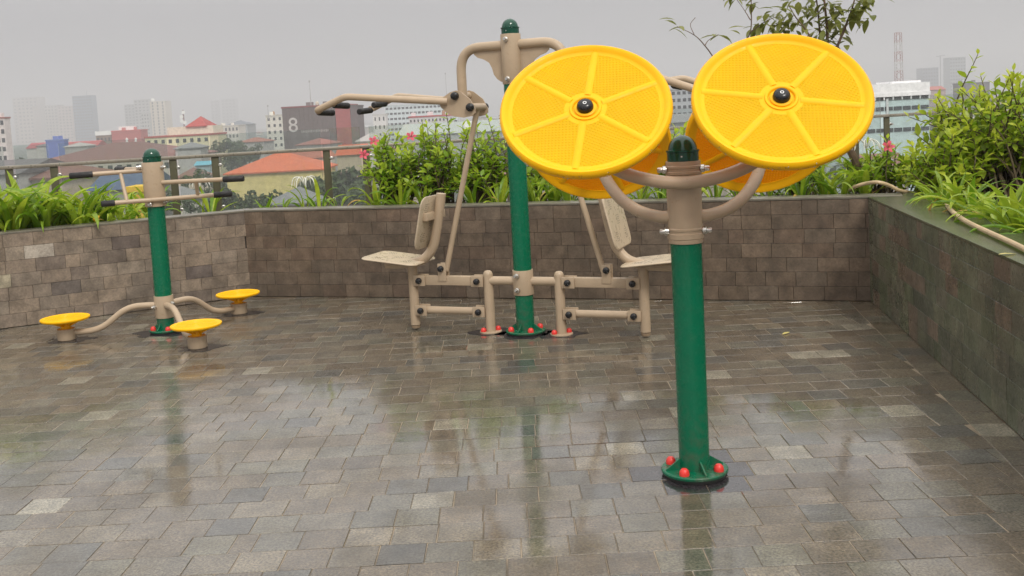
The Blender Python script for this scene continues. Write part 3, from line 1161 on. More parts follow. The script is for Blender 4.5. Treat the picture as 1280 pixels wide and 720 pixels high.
# the scatter of low houses that fills the town to the horizon
random.seed(21)
HC = [(0.5, 0.47, 0.42), (0.42, 0.4, 0.38), (0.6, 0.57, 0.5), (0.36, 0.34, 0.32), (0.5, 0.42, 0.33)]
RC = [(0.24, 0.085, 0.06), (0.18, 0.09, 0.07), (0.3, 0.11, 0.07), (0.2, 0.2, 0.2), (0.3, 0.31, 0.31), (0.13, 0.12, 0.12), (0.36, 0.34, 0.32)]
RCN = ['red brown', 'brown', 'rust red', 'grey', 'pale grey', 'dark', 'light grey']
TOWN = []
# of the seeded scatter, the houses and trees that stand in view between the nearer things
KEEP = {3, 4, 9, 20, 21, 23, 26, 33, 37, 40, 47, 51, 54, 61, 66, 69, 71, 74, 76, 92, 94, 95, 100, 102, 108, 110, 115, 123, 133, 136, 138, 139, 158, 171, 179,
        185, 187, 189, 215, 217, 225, 233, 234, 236, 237, 238, 239, 241, 249, 251, 252, 253, 254, 255, 256, 257, 258, 259, 260, 261, 262, 263, 264}
for k in range(190):
    d_ = 150 * (16 ** random.random())
    px = random.uniform(-60, 1340)
    wpx = random.uniform(9, 22) * (330 / d_) ** 0.8 * 2.2
    h_ = random.uniform(4.5, 9) + (random.random() < 0.15) * 7
    p = at(px, 200, d_)
    yt = None
    wm = min(max(wpx * d_ / F_PX, 8), 26)
    root = thing('low_house', '', 'house', (p.x, d_ + 6, GZ), random.uniform(-.5, .5), 'low houses scattered over the town below')
    dp = random.uniform(8, 14)
    e = MB()
    e.box((0, dp / 2, h_ / 2), (wm, dp, h_))
    e.build('wall', flat(random.choice(HC)), root, smooth=False)
    e = MB()
    hipped = random.random() < 0.6
    rc = random.choice(RC)
    TOWN.append((root, 'house', wm, dp, h_, ('hipped' if hipped else 'gabled') + ' ' + RCN[RC.index(rc)]))
    if hipped:
        roof_hip(e, -wm / 2, wm / 2, 0, dp, h_ + 0.05, random.uniform(1.4, 2.6))
    else:
        e.add([(-wm / 2 - .4, -.6, h_), (wm / 2 + .4, -.6, h_), (wm / 2 + .4, dp + .6, h_), (-wm / 2 - .4, dp + .6, h_),
               (-wm / 2 - .4, dp / 2, h_ + 2), (wm / 2 + .4, dp / 2, h_ + 2)], [(0, 1, 5, 4), (2, 3, 4, 5), (0, 4, 3), (1, 2, 5), (0, 3, 2, 1)])
    e.build('roof', flat(rc), root, smooth=False)


# ---- trees of the town
def crown_mesh(R, H, n=900, leaf=0.55):
    mb = MB()
    clumps = [(Vector((random.gauss(0, .45) * R, random.gauss(0, .45) * R, random.uniform(.15, .95) * H)), random.uniform(.22, .42) * R) for _ in range(16)]
    tint = []
    for k in range(n):
        c, r_ = random.choice(clumps)
        dv = Vector((random.gauss(0, 1), random.gauss(0, 1), random.gauss(0, 1))).normalized() * r_ * random.uniform(.6, 1.05)
        p = c + dv
        nrm = (dv.normalized() + Vector((random.gauss(0, .5), random.gauss(0, .5), random.gauss(.4, .5)))).normalized()
        q = nrm.to_track_quat('Z', 'Y').to_matrix() @ Matrix.Rotation(random.uniform(0, 6.28), 3, 'Z')
        s = leaf * random.uniform(.6, 1.3)
        vs = [p + q @ Vector(v) for v in ((-s, 0, 0), (0, -s * .5, .1 * s), (s, 0, 0), (0, s * .5, .1 * s))]
        mb.add(vs, [(0, 1, 2, 3)])
        tint.append(random.random() * .8)
    me = mb.mesh('crown', M_far, smooth=False)
    a = me.attributes.new('tint', 'FLOAT', 'FACE')
    for i, v in enumerate(tint):
        a.data[i].value = v
    return me


crowns = [crown_mesh(3.6, 6.0) for _ in range(3)]
tm_ = MB()
tm_.tube([(0, 0, 0), (0.15, 0.1, 2.5), (0.1, 0, 5.5)], [0.3, 0.22, 0.1], 7)
for q in range(5):
    a_ = q * 1.257
    tm_.tube([(0.12, 0.05, 3.2 + q * .3), (cos(a_) * 1.2, sin(a_) * 1.2, 5.2 + q * .3)], [0.12, 0.04], 5)
trunk_me = tm_.mesh('trunk', M_bark)
spots = []
for k in range(46):
    d_ = 130 * (7 ** random.random())
    spots.append((random.uniform(-40, 1320), d_, random.uniform(0.8, 1.35)))
spots += [(22, 330, 1.5), (300, 420, 1.5), (288, 400, 1.6), (312, 440, 1.3), (272, 430, 1.2), (436, 140, 1.15), (420, 125, 1.0), (455, 135, 1.1),
          (330, 150, .9), (300, 140, .9), (395, 135, .9), (560, 150, 1.1), (640, 300, 1.5), (618, 320, 1.4), (230, 210, 1.0), (270, 190, 1.0)]
spots += [(286, 190, .85), (308, 176, .9), (330, 185, .95), (346, 172, .85), (372, 180, .95), (392, 190, 1.15), (408, 172, 1.1), (428, 180, 1.35), (446, 168, 1.2), (318, 160, .8), (362, 158, .85), (398, 155, .9), (436, 155, 1.1)]
for px, d_, sc in spots:
    p = at(px, 200, d_)
    root = thing('town_tree', '', 'tree', (p.x, d_, GZ), random.uniform(0, 6.28), 'trees among the houses of the town')
    TOWN.append((root, 'tree', 3 * sc, 3 * sc, 8.5 * sc, ''))
    o = link('trunk', trunk_me, root)
    o.scale = (sc,) * 3
    o = link('crown', random.choice(crowns), root, (0, 0, 3.2 * sc))
    o.scale = (sc, sc, sc)
    o.color = (random.uniform(0, .3), 0, 0, 1)

# ---- the haze: one closed box of thin air round everything
hz = MB()
hz.box((0, 2300, 65.5), (9600, 4900, 173))
hm = bpy.data.materials.new('haze')
hm.use_nodes = True
ht = hm.node_tree
ht.nodes.clear()
ho = ht.nodes.new('ShaderNodeOutputMaterial')
hv = ht.nodes.new('ShaderNodeVolumePrincipled')
hv.inputs['Color'].default_value = (0.74, 0.735, 0.76, 1)
hv.inputs['Density'].default_value = 0.00066
hv.inputs['Anisotropy'].default_value = 0.2
ht.links.new(hv.outputs[0], ho.inputs['Volume'])
o = hz.build('haze', hm, smooth=False)
o['kind'] = 'stuff'

# ------------------------------------------------------------------ planting
random.seed(5)
SOIL = 0.62


def strap_mesh(length, width, droop, lean, mat, seg=9, twist=0.0):
    """one long arching strap leaf growing from the origin towards +x"""
    mb = MB()
    p = Vector((0, 0, 0))
    a = lean
    st = length / seg
    rows = []
    for i in range(seg + 1):
        u = i / seg
        wd = width * (0.55 + 0.9 * u if u < 0.45 else (1.0 - ((u - 0.45) / 0.55) ** 1.9) * 0.955 + 0.004) * 0.5
        side = Vector((0, 1, 0))
        nrm = Vector((-sin(a), 0, cos(a)))
        tw = twist * u
        s_ = side * cos(tw) + nrm * sin(tw)
        rows.append((p + s_ * wd + nrm * wd * 0.45, p - nrm * wd * 0.1, p - s_ * wd + nrm * wd * 0.45))
        p = p + Vector((cos(a), 0, sin(a))) * st
        a -= droop / seg * (0.5 + 1.1 * u)
    for r0, r1 in zip(rows, rows[1:]):
        mb.add([*r0, *r1], [(0, 1, 4, 3), (1, 2, 5, 4)])
    me = mb.mesh('leaf', mat, angle=60)
    return me


STRAPS = [strap_mesh(L_, W_, d_, a_, M_strap, twist=t_) for L_, W_, d_, a_, t_ in (
    (.42, .046, 1.5, 1.25, .2), (.46, .050, 1.9, 1.2, -.3), (.38, .048, 1.0, 1.35, .1), (.44, .042, 2.3, 1.15, .4), (.36, .052, 0.6, 1.3, -.2), (.48, .046, 2.0, 1.35, .3))]
STRAPS_D = [strap_mesh(L_, W_, d_, a_, M_strap_dark, twist=t_) for L_, W_, d_, a_, t_ in (
    (.42, .026, 1.7, 1.2, .2), (.46, .030, 2.1, 1.1, -.3), (.38, .028, 1.2, 1.3, .1), (.50, .026, 2.4, 1.1, .4), (.34, .030, 0.8, 1.3, -.2))]
DRY = [strap_mesh(.40, .022, 2.9, .9, M_dry, twist=.8), strap_mesh(.34, .018, 2.2, .7, M_dry, twist=-.9)]
BROAD = [strap_mesh(.36, .062, .35, 1.45, M_strap, twist=.1), strap_mesh(.3, .055, .6, 1.3, M_strap, twist=-.2)]


def lily(label, x, y, z=SOIL + .02, n=22, meshes=STRAPS, s=1.0, spread=.05, az=None, group=None, name='lily_plant', low=0.0):
    root = thing(name, label, 'plant', (x, y, z), random.uniform(0, 6.28), group)
    for k in range(n):
        o = link('leaf', random.choice(DRY) if k % 17 == 9 else random.choice(meshes), root)
        q = k * 2.39996 + random.uniform(-.3, .3)
        r_ = random.uniform(0, spread)
        o.location = (cos(q) * r_, sin(q) * r_, 0)
        up = random.gauss(0, .22) - low
        o.rotation_euler = (random.gauss(0, .12), -up - (0.0 if k % 3 else .25) + .1, q)
        f = s * random.uniform(.62, 1.12)
        o.scale = (f, f * random.uniform(.85, 1.15), f)
        c = random.random() ** 1.3
        o.color = (c, 0, 0, 1)
    return root


def side_pt(A, d, n, s, off):
    p = A + d * s - n * off
    return p.x, p.y


ORD = ['first', 'second', 'third', 'fourth', 'fifth', 'sixth', 'seventh', 'eighth', 'ninth', 'tenth']

# left planter: a dense row of broad strap leaves
for k in range(11):
    px = -30 + k * 21
    # where the sight line of that column crosses the planter strip
    for off in (0.26 + 0.16 * (k % 2),):
        s_ = min((abs(proj((*side_pt(CL, -LW, nL, q / 50, off), .9))[0] - px), q / 50) for q in range(0, 260))[1]
        x, y = side_pt(CL, -LW, nL, s_, off)
        sc = (1.4, 1.35, 1.25, 1.35, 1.25, 1.05, 1.1, 1.05, .85, .7, .6)[k]
        lily(('broad strap leaved lily clump on the left planter, leftmost in view', 'strap leaved lily clump beside the leftmost one on the left planter',
              'arching lily clump on the left planter, third from the left edge', 'tall lily clump on the left planter above the mended pale stone',
              'lily clump on the left planter under the long left grip', 'lily clump on the left planter near the orange bud', 'lily clump on the left planter just behind the front handle bar grip',
              'lily clump on the left planter just left of the green pole', 'small lily clump on the left planter behind the waist twister pole',
              'small lily clump on the left planter just right of the waist twister pole', 'last small lily clump on the left planter')[k],
             x, y, n=26 if k < 8 else 12, s=sc, spread=.09, group='lilies on the left planter')
# more along the back of the left planter
for k in range(7):
    px = -10 + k * 32
    off = .75
    s_ = min((abs(proj((*side_pt(CL, -LW, nL, q / 50, off), .9))[0] - px), q / 50) for q in range(0, 300))[1]
    x, y = side_pt(CL, -LW, nL, s_, off)
    lily('lily clump half hidden in the second row of the left planter, %s from the left' % ORD[k], x, y, n=16, s=.85, spread=.08, group='second row lilies of the left planter')


def back_pt(px, off):
    d = (CR - CL).normalized()
    s_ = min((abs(proj((*side_pt(CL, d, nB, q / 100 - .6, off), .8))[0] - px), q / 100 - .6) for q in range(0, 640))[1]
    return side_pt(CL, d, nB, s_, off)


BACK = [(262, .35, .75, 9, 'sparse lily with pale yellowing leaves left of the back corner'), (330, .3, .55, 7, 'low sparse lily behind the left end of the back wall'),
        (352, .5, .5, 6, 'small lily second from the left end of the back wall'), (378, .32, .62, 8, 'lily under the white spider flower on the back planter'),
        (398, .28, .7, 8, 'lily with upright pale leaves near the white spider flower'), (424, .35, .5, 6, 'thin lily in the gap left of the hibiscus'),
        (470, .28, .85, 14, 'arching pale lily in front of the hibiscus, left of the backrest'), (500, .26, .8, 12, 'pale lily just left of the perforated left backrest'),
        (528, .30, .75, 12, 'lily behind the left backrest'), (592, .28, .8, 12, 'lily between the link rod and the tall green pole'), (622, .30, .8, 12, 'lily touching the left of the tall green pole'),
        (668, .28, .9, 18, 'lily with a torn dry leaf just right of the tall green pole'), (690, .40, .9, 16, 'dark lily second from the right of the tall green pole'),
        (712, .30, .85, 16, 'lily below the lower rim of the left disc'), (735, .4, .8, 14, 'lily hidden behind the left back disc'), (800, .3, .75, 16, 'lily under the two curved tubes, left of the wheel post'),
        (826, .36, .7, 16, 'lily just left of the wheel post'), (893, .3, .7, 14, 'lily just right of the wheel post'), (925, .34, .7, 14, 'lily under the right curved tube'),
        (960, .3, .8, 16, 'lily under the right back disc'), (1000, .28, .95, 18, 'lily right of the right back disc on the back planter'), (1030, .34, .95, 18, 'lily left of the slanting brown trunk'),
        (1052, .3, .9, 16, 'lily in front of the slanting brown trunk'), (1080, .45, 1.0, 16, 'lily in the right rear corner of the planter')]
for px, off, sc, n, lb in BACK:
    x, y = back_pt(px, off)
    lily(lb, x, y, n=n, s=sc, spread=.05, meshes=STRAPS if px < 640 else (STRAPS_D + STRAPS[:3]), group='lilies along the back planter')

RIGHTL = [(0.28, .38, .9, 30), (0.62, .36, 1.0, 32), (0.98, .36, 1.0, 34), (1.35, .38, 1.05, 34), (1.7, .37, 1.05, 36), (2.05, .40, 1.1, 36), (2.4, .42, 1.1, 36), (2.8, .46, 1.1, 30), (3.3, .5, 1.0, 24),
          (0.6, .85, .9, 16), (1.3, .95, .9, 16), (2.0, .95, .95, 16)]
RLB = ['narrow leaved lily at the far corner end of the right planter', 'narrow leaved lily second from the far corner on the right planter', 'narrow leaved lily overhanging the wet coping, third from the corner',
       'lily overhanging the wet coping near the browned drooping leaf', 'lily below the single broad upright leaf', 'lily just right of the broad upright leaf', 'lily at the right picture edge above the hose',
       'lily past the right edge, nearer than the curled dead leaf', 'nearest lily on the right planter', 'lily hidden behind the far corner clump of the right planter', 'lily hidden under the right bush',
       'lily hidden under the near side of the right bush']
for (s_, off, sc, n), lb in zip(RIGHTL, RLB):
    x, y = side_pt(CR, -RW, nR, s_, off)
    lily(lb, x, y, n=n, s=sc * .84, spread=.08, meshes=STRAPS_D + STRAPS[:4], low=.16, group='lilies on the right planter')
x, y = side_pt(CR, -RW, nR, 1.72, .62)
r_ = thing('broad_leaf_plant', 'single broad upright bright green leaf among the right lilies', 'plant', (x, y, .68))
for q, a_ in ((2.0, 1.0), (3.6, .6)):
    o = link('leaf', BROAD[0] if a_ == 1.0 else BROAD[1], r_)
    o.rotation_euler = (0, -.1, q)
    o.scale = (a_, a_, a_)
    o.color = (.25, 0, 0, 1)

# dead hanging leaf, curled dead leaf and fallen leaves
dead = strap_mesh(.2, .02, 1.6, .2, M_dry, twist=1.2)
x, y = side_pt(CR, -RW, nR, .95, .20)
o = link('dead_leaf', dead, None, (x, y, .79))
o.rotation_euler = (0, .9, 2.6)
o.color = (.1, 0, 0, 1)
tag(o, 'browned dead leaf drooping on the wet coping', 'leaf')
curl = strap_mesh(.22, .05, 4.6, 1.0, M_dry, seg=12, twist=.8)
x, y = side_pt(CR, -RW, nR, 2.35, .33)
o = link('dead_leaf', curl, None, (x, y, .715))
o.rotation_euler = (0, 0, 2.0)
o.scale = (.8, .8, .8)
o.color = (0, 0, 0, 1)
tag(o, 'curled brown dead leaf lying by the hose', 'leaf')


def small_leaf(mat, L_=1.0, W_=.42, fold=.12, bend=.25, name='leaf'):
    mb = MB()
    pts = []
    for u, w_ in ((0, .06), (.25, .8), (.5, 1.0), (.78, .62), (1, .02)):
        z = -bend * u * u * L_
        pts.append([(u * L_, w_ * W_ / 2, z + fold * w_ * W_), (u * L_, 0, z), (u * L_, -w_ * W_ / 2, z + fold * w_ * W_)])
    for a_, b_ in zip(pts, pts[1:]):
        mb.add([*a_, *b_], [(0, 1, 4, 3), (1, 2, 5, 4)])
    return mb.mesh(name, mat, angle=70)


fl = small_leaf(M_yellow_leaf, .075, .022, .1, .1)
o = link('fallen_leaf', fl, None, (1.94, 5.34, .006))
p = at(978, 418, 1)
d_ = (p - CAM)
o.location = CAM + d_ * (-(EYE - .006) / d_.z)
o.rotation_euler = (.1, -.1, .7)
tag(o, 'small pale yellow leaf fallen on the wet floor', 'leaf')
p = at(1248, 318, 1)
d_ = p - CAM
o = link('fallen_leaf', fl, None, CAM + d_ * (-(EYE - .712) / d_.z))
o.scale = (1.3, 1.3, 1)
o.rotation_euler = (0, 0, .35)
tag(o, 'pale yellow leaf fallen on the wet right coping beside the hose', 'leaf')


def joined_leaves(spec, mesh, name, mat, parent):
    """many copies of one leaf joined into a single object; spec = (location, rotation, scale, tint)"""
    base_v = [v.co.copy() for v in mesh.vertices]
    base_f = [tuple(p.vertices) for p in mesh.polygons]
    mb = MB()
    tint = []
    for loc, rot, sc, c in spec:
        R = rot.to_matrix() * sc
        mb.add([R @ v + loc for v in base_v], base_f)
        tint += [c] * len(base_f)
    me = mb.mesh(name, mat, angle=70)
    a = me.attributes.new('tint', 'FLOAT', 'FACE')
    for i, v in enumerate(tint):
        a.data[i].value = v
    o = link(name, me, parent, kind='stuff')
    o.color = (0, 0, 0, 1)
    return o


def shrub(label, name, c, rx, ry, h, twigs, leaf_me, mat, leaf_len, per, n_single, stem_r=.008, flowers=None, ragged=.25, base_r=.12, cat='shrub', up=.5, group=None, zmin=.25, exps=.75, tips=None):
    root = thing(name, label, cat, (c[0], c[1], c[2]), 0, group)
    stem = MB()
    spec = []
    ends = []
    for k in range(twigs):
        if tips and k < len(tips):
            tip = Vector(tips[k])
        else:
            while True:
                x, y = random.uniform(-1, 1), random.uniform(-1, 1)
                if x * x + y * y < 1:
                    break
            rr = math.sqrt(x * x + y * y)
            zt = h * (zmin + (1 - zmin) * (random.random() ** exps)) * (1 - .45 * rr ** 2.2) * random.uniform(1 - ragged, 1.06)
            tip = Vector((x * rx, y * ry, zt))
        b_ = Vector((random.gauss(0, base_r) + tip.x * .25, random.gauss(0, base_r) + tip.y * .25, 0))
        mid = b_.lerp(tip, .5) + Vector((random.gauss(0, .04), random.gauss(0, .04), h * .08))
        path = arc_path([b_, mid, tip], 5)
        stem.tube(path, [stem_r * (1 - .75 * i / (len(path) - 1)) for i in range(len(path))], 5, caps=False)
        dirn = (path[-1] - path[-3]).normalized()
        ends.append((tip, dirn))
        n = per
        for i in range(n):
            u = 1 - (i / n) * .62
            f = u * (len(path) - 1)
            j = min(int(f), len(path) - 2)
            p = path[j].lerp(path[j + 1], f - j)
            t_ = (path[j + 1] - path[j]).normalized()
            ang = i * 2.4 + k
            sd = t_.orthogonal().normalized()
            sd = Quaternion(t_, ang) @ sd
            out = (sd + t_ * (.35 if i > 2 else 1.1) + Vector((0, 0, up * random.uniform(.1, 1)))).normalized()
            zax = (Vector((0, 0, 1)) - out * out.z)
            zax = (zax + Vector((random.gauss(0, .35), random.gauss(0, .35), 0))).normalized()
            yax = zax.cross(out).normalized()
            zax = out.cross(yax)
            rot = Matrix((out, yax, zax)).transposed().to_quaternion()
            young = max(0, 1 - i / 5)
            spec.append((p, rot, leaf_len * random.uniform(.7, 1.2) * (.8 if i < 2 else 1), min(1, .55 * young + random.random() * .55)))
    stem.build('branch', M_twig, root)
    wl = Vector(c)
    spec.sort(key=lambda q: (q[0] + wl - CAM).length)
    for p, rot, sc, cl_ in spec[:n_single]:
        o = link('leaf', leaf_me, root, p)
        o.rotation_mode = 'QUATERNION'
        o.rotation_quaternion = rot
        o.scale = (sc, sc, sc)
        o.color = (cl_, 0, 0, 1)
    if len(spec) > n_single:
        joined_leaves(spec[n_single:], leaf_me, 'foliage', mat, root)
    for tip, nrm in (flowers or []):
        o = link('flower', HIB_FLOWER, root, tip)
        o.rotation_euler = Vector(nrm).to_track_quat('Z', 'Y').to_euler()
    return root


fm = MB()
for k in range(5):
    q = k * 2 * pi / 5
    M_ = Matrix.Rotation(q, 4, 'Z')
    pts = [Vector((0.004, 0, 0)), Vector((.022, -.014, .016)), Vector((.026, 0, .014)), Vector((.022, .014, .016)), Vector((.042, -.010, .020)), Vector((.046, .008, .012))]
    fm.add([M_ @ p for p in pts], [(0, 1, 2), (0, 2, 3), (1, 4, 2), (2, 4, 5), (2, 5, 3)])
fm.tube([(0, 0, 0), (0, 0, .045)], .003, 5)
HIB_FLOWER = fm.mesh('flower', M_petal)

LEAF_HIB = small_leaf(M_hib, 1, .46)
LEAF_BIG = small_leaf(M_big, 1, .44, bend=.2)
LEAF_TREE = small_leaf(M_treeleaf, 1, .42, bend=.3)

HB = [(492, .50, .22, .84, 74, 'hibiscus shrub with three pink flowers left of the link rod'), (548, .55, .25, .84, 76, 'flowerless hibiscus shrub behind the link rod'),
      (602, .50, .23, .86, 74, 'hibiscus shrub between the link rod and the tall green pole'), (668, .60, .22, .74, 50, 'hibiscus shrub behind the left disc'),
      (850, .60, .24, .84, 60, 'leafy shrub between the two pairs of discs'), (1000, .7, .25, .6, 44, 'low leafy shrub behind the right back disc'), (1095, .7, .26, .5, 44, 'low pale shrub at the rear corner by the hose')]
for px, off, rx, h, tw_, lb in HB:
    x, y = back_pt(px, off)
    shrub(lb, 'hibiscus_shrub', (x, y, SOIL), rx * 1.15, rx, h, tw_, LEAF_HIB, M_hib, .074, 13, 170 if px < 640 else 70, base_r=.05, group='shrubs along the back planter',
          flowers=None)
# pink flowers stand on the outer twigs of the first shrub
fx = [(467, 177), (514, 171), (455, 194)]
for (u, v) in fx:
    y_ = back_pt(492, .42)[1]
    p = at(u, v, y_ - .06)
    sh = [o for o in bpy.data.objects if o.get('label') == HB[0][5]][0]
    o = link('flower', HIB_FLOWER, sh, p - sh.location)
    o.rotation_euler = Vector((random.uniform(-.5, .5), -1, .5)).to_track_quat('Z', 'Y').to_euler()
    o.scale = (.95,) * 3
    o['label'] = 'pink hibiscus flower'

# white spider lily flowers
sf = MB()
for k in range(9):
    q = k * 2 * pi / 9 + random.uniform(-.2, .2)
    path = arc_path([(0, 0, 0), (cos(q) * .04, sin(q) * .04, .07), (cos(q) * .09, sin(q) * .09, .05 + random.uniform(-.02, .02)), (cos(q) * .11, sin(q) * .11, -.01)], 4)
    sf.tube(path, [.004] * (len(path) - 1) + [.001], 4)
SPF = sf.mesh('flower', M_petal_white)
for (u, v, sc, lb) in ((381, 232, 1.0, 'white spidery lily flower on a stalk over the back planter'), (250, 232, .8, 'white spidery lily flower behind the right grip of the waist twister'),
                       (1083, 186, .9, 'white spidery lily flower by the right disc, left of the big bush')):
    yb = back_pt(u, .4)[1] if u < 1000 else back_pt(1075, .5)[1]
    p = at(u, v, yb)
    root = thing('spider_lily', lb, 'flower', (p.x, p.y, SOIL))
    st = MB()
    st.tube([(0, 0, 0), (.02, 0, (p.z - SOIL) * .6), (0, 0, p.z - SOIL)], .006, 6)
    st.build('stalk', M_strap, root)
    o = link('flower', SPF, root, (0, 0, p.z - SOIL))
    o.scale = (sc,) * 3
    o['label'] = 'white narrow petalled flower head'
# small pink bloom by the bush and orange bud on the left planter
for (u, v, off_, lb, mt_, me_) in ((1110, 184, 0, 'pink and white bloom at the left flank of the right bush', None, HIB_FLOWER),):
    x, y = back_pt(1085, .45)
    p = at(u, v, y)
    root = thing('flowering_stem', lb, 'flower', (p.x, p.y, SOIL))
    st = MB()
    st.tube([(0, 0, 0), (-.02, 0, .2), (0, 0, p.z - SOIL)], .004, 5)
    st.build('stalk', M_twig, root)
    o = link('flower', HIB_FLOWER, root, (0, 0, p.z - SOIL))
    o.rotation_euler = (1.2, 0, 0)
bud = MB()
bud.lathe([(0, -.02), (.014, -.012), (.018, .005), (.012, .03), (0, .045)], 10)
s_ = min((abs(proj((*side_pt(CL, -LW, nL, q / 50, .1), .72))[0] - 119), q / 50) for q in range(0, 260))[1]
x, y = side_pt(CL, -LW, nL, s_, .1)
o = bud.build('flower_bud', M_orange_bloom, None)
o.location = (x, y, .735)
o.rotation_euler = (0, 1.0, 0)
tag(o, 'orange flower bud resting on the left coping', 'flower')

# the big bush at the right
x, y = 3.55, 7.2
shrub('big bushy shrub with bright green leaves at the right edge', 'leafy_bush', (x, y, SOIL), .70, .5, 1.08, 235, LEAF_BIG, M_big, .085, 15, 300, stem_r=.010, base_r=.16, ragged=.3, zmin=.15)
x, y = 2.98, 7.0
shrub('smaller leafy shrub on the left flank of the right bush', 'leafy_bush', (x, y, SOIL), .32, .30, .60, 64, LEAF_BIG, M_big, .08, 14, 200, base_r=.08, ragged=.3, zmin=.15)

# ---- slender tree behind the right disc
ty = back_pt(1072, .62)[1]
tb = at(1080, 222, ty)
tree = thing('slender_tree', 'slender multi stemmed tree with drooping leaf clusters rising behind the right disc', 'tree', (tb.x, tb.y, SOIL))


def tl(u, v, dy=0.0):
    return at(u, v, ty + dy) - Vector((tb.x, tb.y, SOIL))


tr = MB()
trunk_path = arc_path([(0.02, 0, -.05), tl(1072, 208), tl(1052, 165), tl(1040, 120), tl(1034, 80)], 6)
tr.tube(trunk_path, [.034 - .016 * i / (len(trunk_path) - 1) for i in range(len(trunk_path))], 9)
tr.build('trunk', M_bark, tree)
BR = [  # limb courses in photograph pixels with a depth offset
    ([(1034, 80), (1034, 40), (1030, -5), (1026, -60)], .014, 0), ([(1036, 90), (1046, 60), (1058, 30), (1068, 0), (1076, -50)], .013, -.08),
    ([(1034, 85), (1026, 50), (1022, 10), (1014, -40)], .012, .1), ([(1050, 150), (1030, 90), (1012, 45), (995, 22), (985, 5)], .010, -.05),
    ([(1046, 140), (985, 110), (945, 85), (925, 62), (938, 40), (939, 0), (940, -40)], .009, .12), ([(938, 25), (930, 12), (920, -2)], .004, .12),
    ([(1046, 140), (960, 130), (910, 105), (893, 74), (881, 57), (868, 44), (846, 33)], .008, .05), ([(881, 57), (886, 50), (898, 43)], .004, .05),
    ([(868, 44), (863, 31), (869, 22)], .003, .05), ([(938, 40), (955, 28), (972, 20)], .005, .1)]
limb = MB()
for pts, r_, dy in BR:
    path = arc_path([tl(u, v, dy * min(1, i / 2)) for i, (u, v) in enumerate(pts)], 6)
    limb.tube(path, [max(.0022, r_ * (1 - .75 * i / (len(path) - 1))) for i in range(len(path))], 6)
limb.build('limb', M_bark, tree)
CLU = [(843, 31, 6, .05), (900, 43, 8, .05), (914, -4, 9, .1), (938, 0, 7, .1), (958, -2, 6, .1), (950, 34, 10, .1), (972, 22, 16, .05), (985, 30, 14, .0), (962, 20, 10, -.05), (995, 12, 8, 0),
       (978, 8, 10, -.1), (1030, 8, 16, .05), (1044, 18, 16, -.05), (1022, 25, 12, .05), (1056, 6, 16, -.1), (1074, 10, 14, -.1), (1078, -4, 14, -.1), (1085, 16, 7, -.12), (1030, 40, 12, 0), (1048, 38, 10, 0),
       (1012, -8, 12, .1), (1060, 26, 6, -.1), (1024, 55, 8, 0), (1040, -25, 20, 0), (1070, -30, 20, 0), (1000, -25, 18, 0), (940, -35, 16, .1), (1050, -60, 24, 0), (1015, -65, 20, .05), (1036, 55, 9, 0), (1040, 28, 14, .1), (1064, 18, 12, -.05), (1018, 12, 12, .05), (1008, 30, 8, .05), (1050, 50, 8, 0), (968, 32, 10, .02), (988, 16, 8, .02)]
for (u, v, n, dy) in CLU:
    c = tl(u, v, dy)
    for k in range(int(n * .9)):
        q = random.uniform(0, 6.28)
        p = c + Vector((random.gauss(0, .045), random.gauss(0, .05), random.gauss(0, .035)))
        out = Vector((cos(q), sin(q) * .8, random.uniform(-.75, .45))).normalized()
        zax = (Vector((0, 0, 1)) - out * out.z).normalized()
        yax = zax.cross(out).normalized()
        o = link('leaf', LEAF_TREE, tree, p)
        o.rotation_mode = 'QUATERNION'
        o.rotation_quaternion = Matrix((out, yax, out.cross(yax))).transposed().to_quaternion()
        f = random.uniform(.075, .125)
        o.scale = (f, f, f)
        o.color = (random.random(), 0, 0, 1)

# ---- hose lying along the right coping and looping over the corner
hs_ = MB()
hp = []
for (u, v, z) in ((1300, 322, .722), (1270, 306, .722), (1235, 290, .722), (1210, 278, .724), (1192, 266, .728), (1179, 253, .69), (1160, 244, .66), (1140, 241, .68), (1124, 238, .73), (1112, 232, .77), (1098, 228, .80), (1084, 229, .79), (1070, 233, .765), (1062, 238, .72)):
    d_ = at(u, v, 1) - CAM
    hp.append(CAM + d_ * (-(EYE - z) / d_.z))
hs_.tube(arc_path(hp, 6), .0125, 10)
o = hs_.build('hose', M_hose, None)
tag(o, 'tan garden hose lying along the right coping and looping over the corner', 'hose')

# ------------------------------------------------------------------ exercise machines
random.seed(11)


def cap_red():
    mb = MB()
    mb.lathe([(.019, 0), (.019, .008), (.0165, .018), (.010, .025), (0, .027)], 14)
    return mb.mesh('bolt_cap', M_red)


RED = cap_red()
kb = MB()
kb.lathe([(.020, 0), (.021, .010), (.018, .020), (.010, .026), (0, .027)], 16)
KNOB = kb.mesh('knob', M_black)
kd = MB()
kd.lathe([(0, .0268), (.0045, .0272), (.005, .0262)], 8)
bt = MB()
bt.lathe([(0, .030), (.007, .030), (.009, .026), (.009, .014), (.013, .012), (.013, 0), (0, 0)], 12)
BOLT = bt.mesh('bolt', M_steel)


def put(name, me, parent, p, z=(0, 0, 1), s=1.0):
    o = link(name, me, parent, p)
    o.rotation_euler = Vector(z).to_track_quat('Z', 'Y').to_euler()
    o.scale = (s, s, s)
    return o


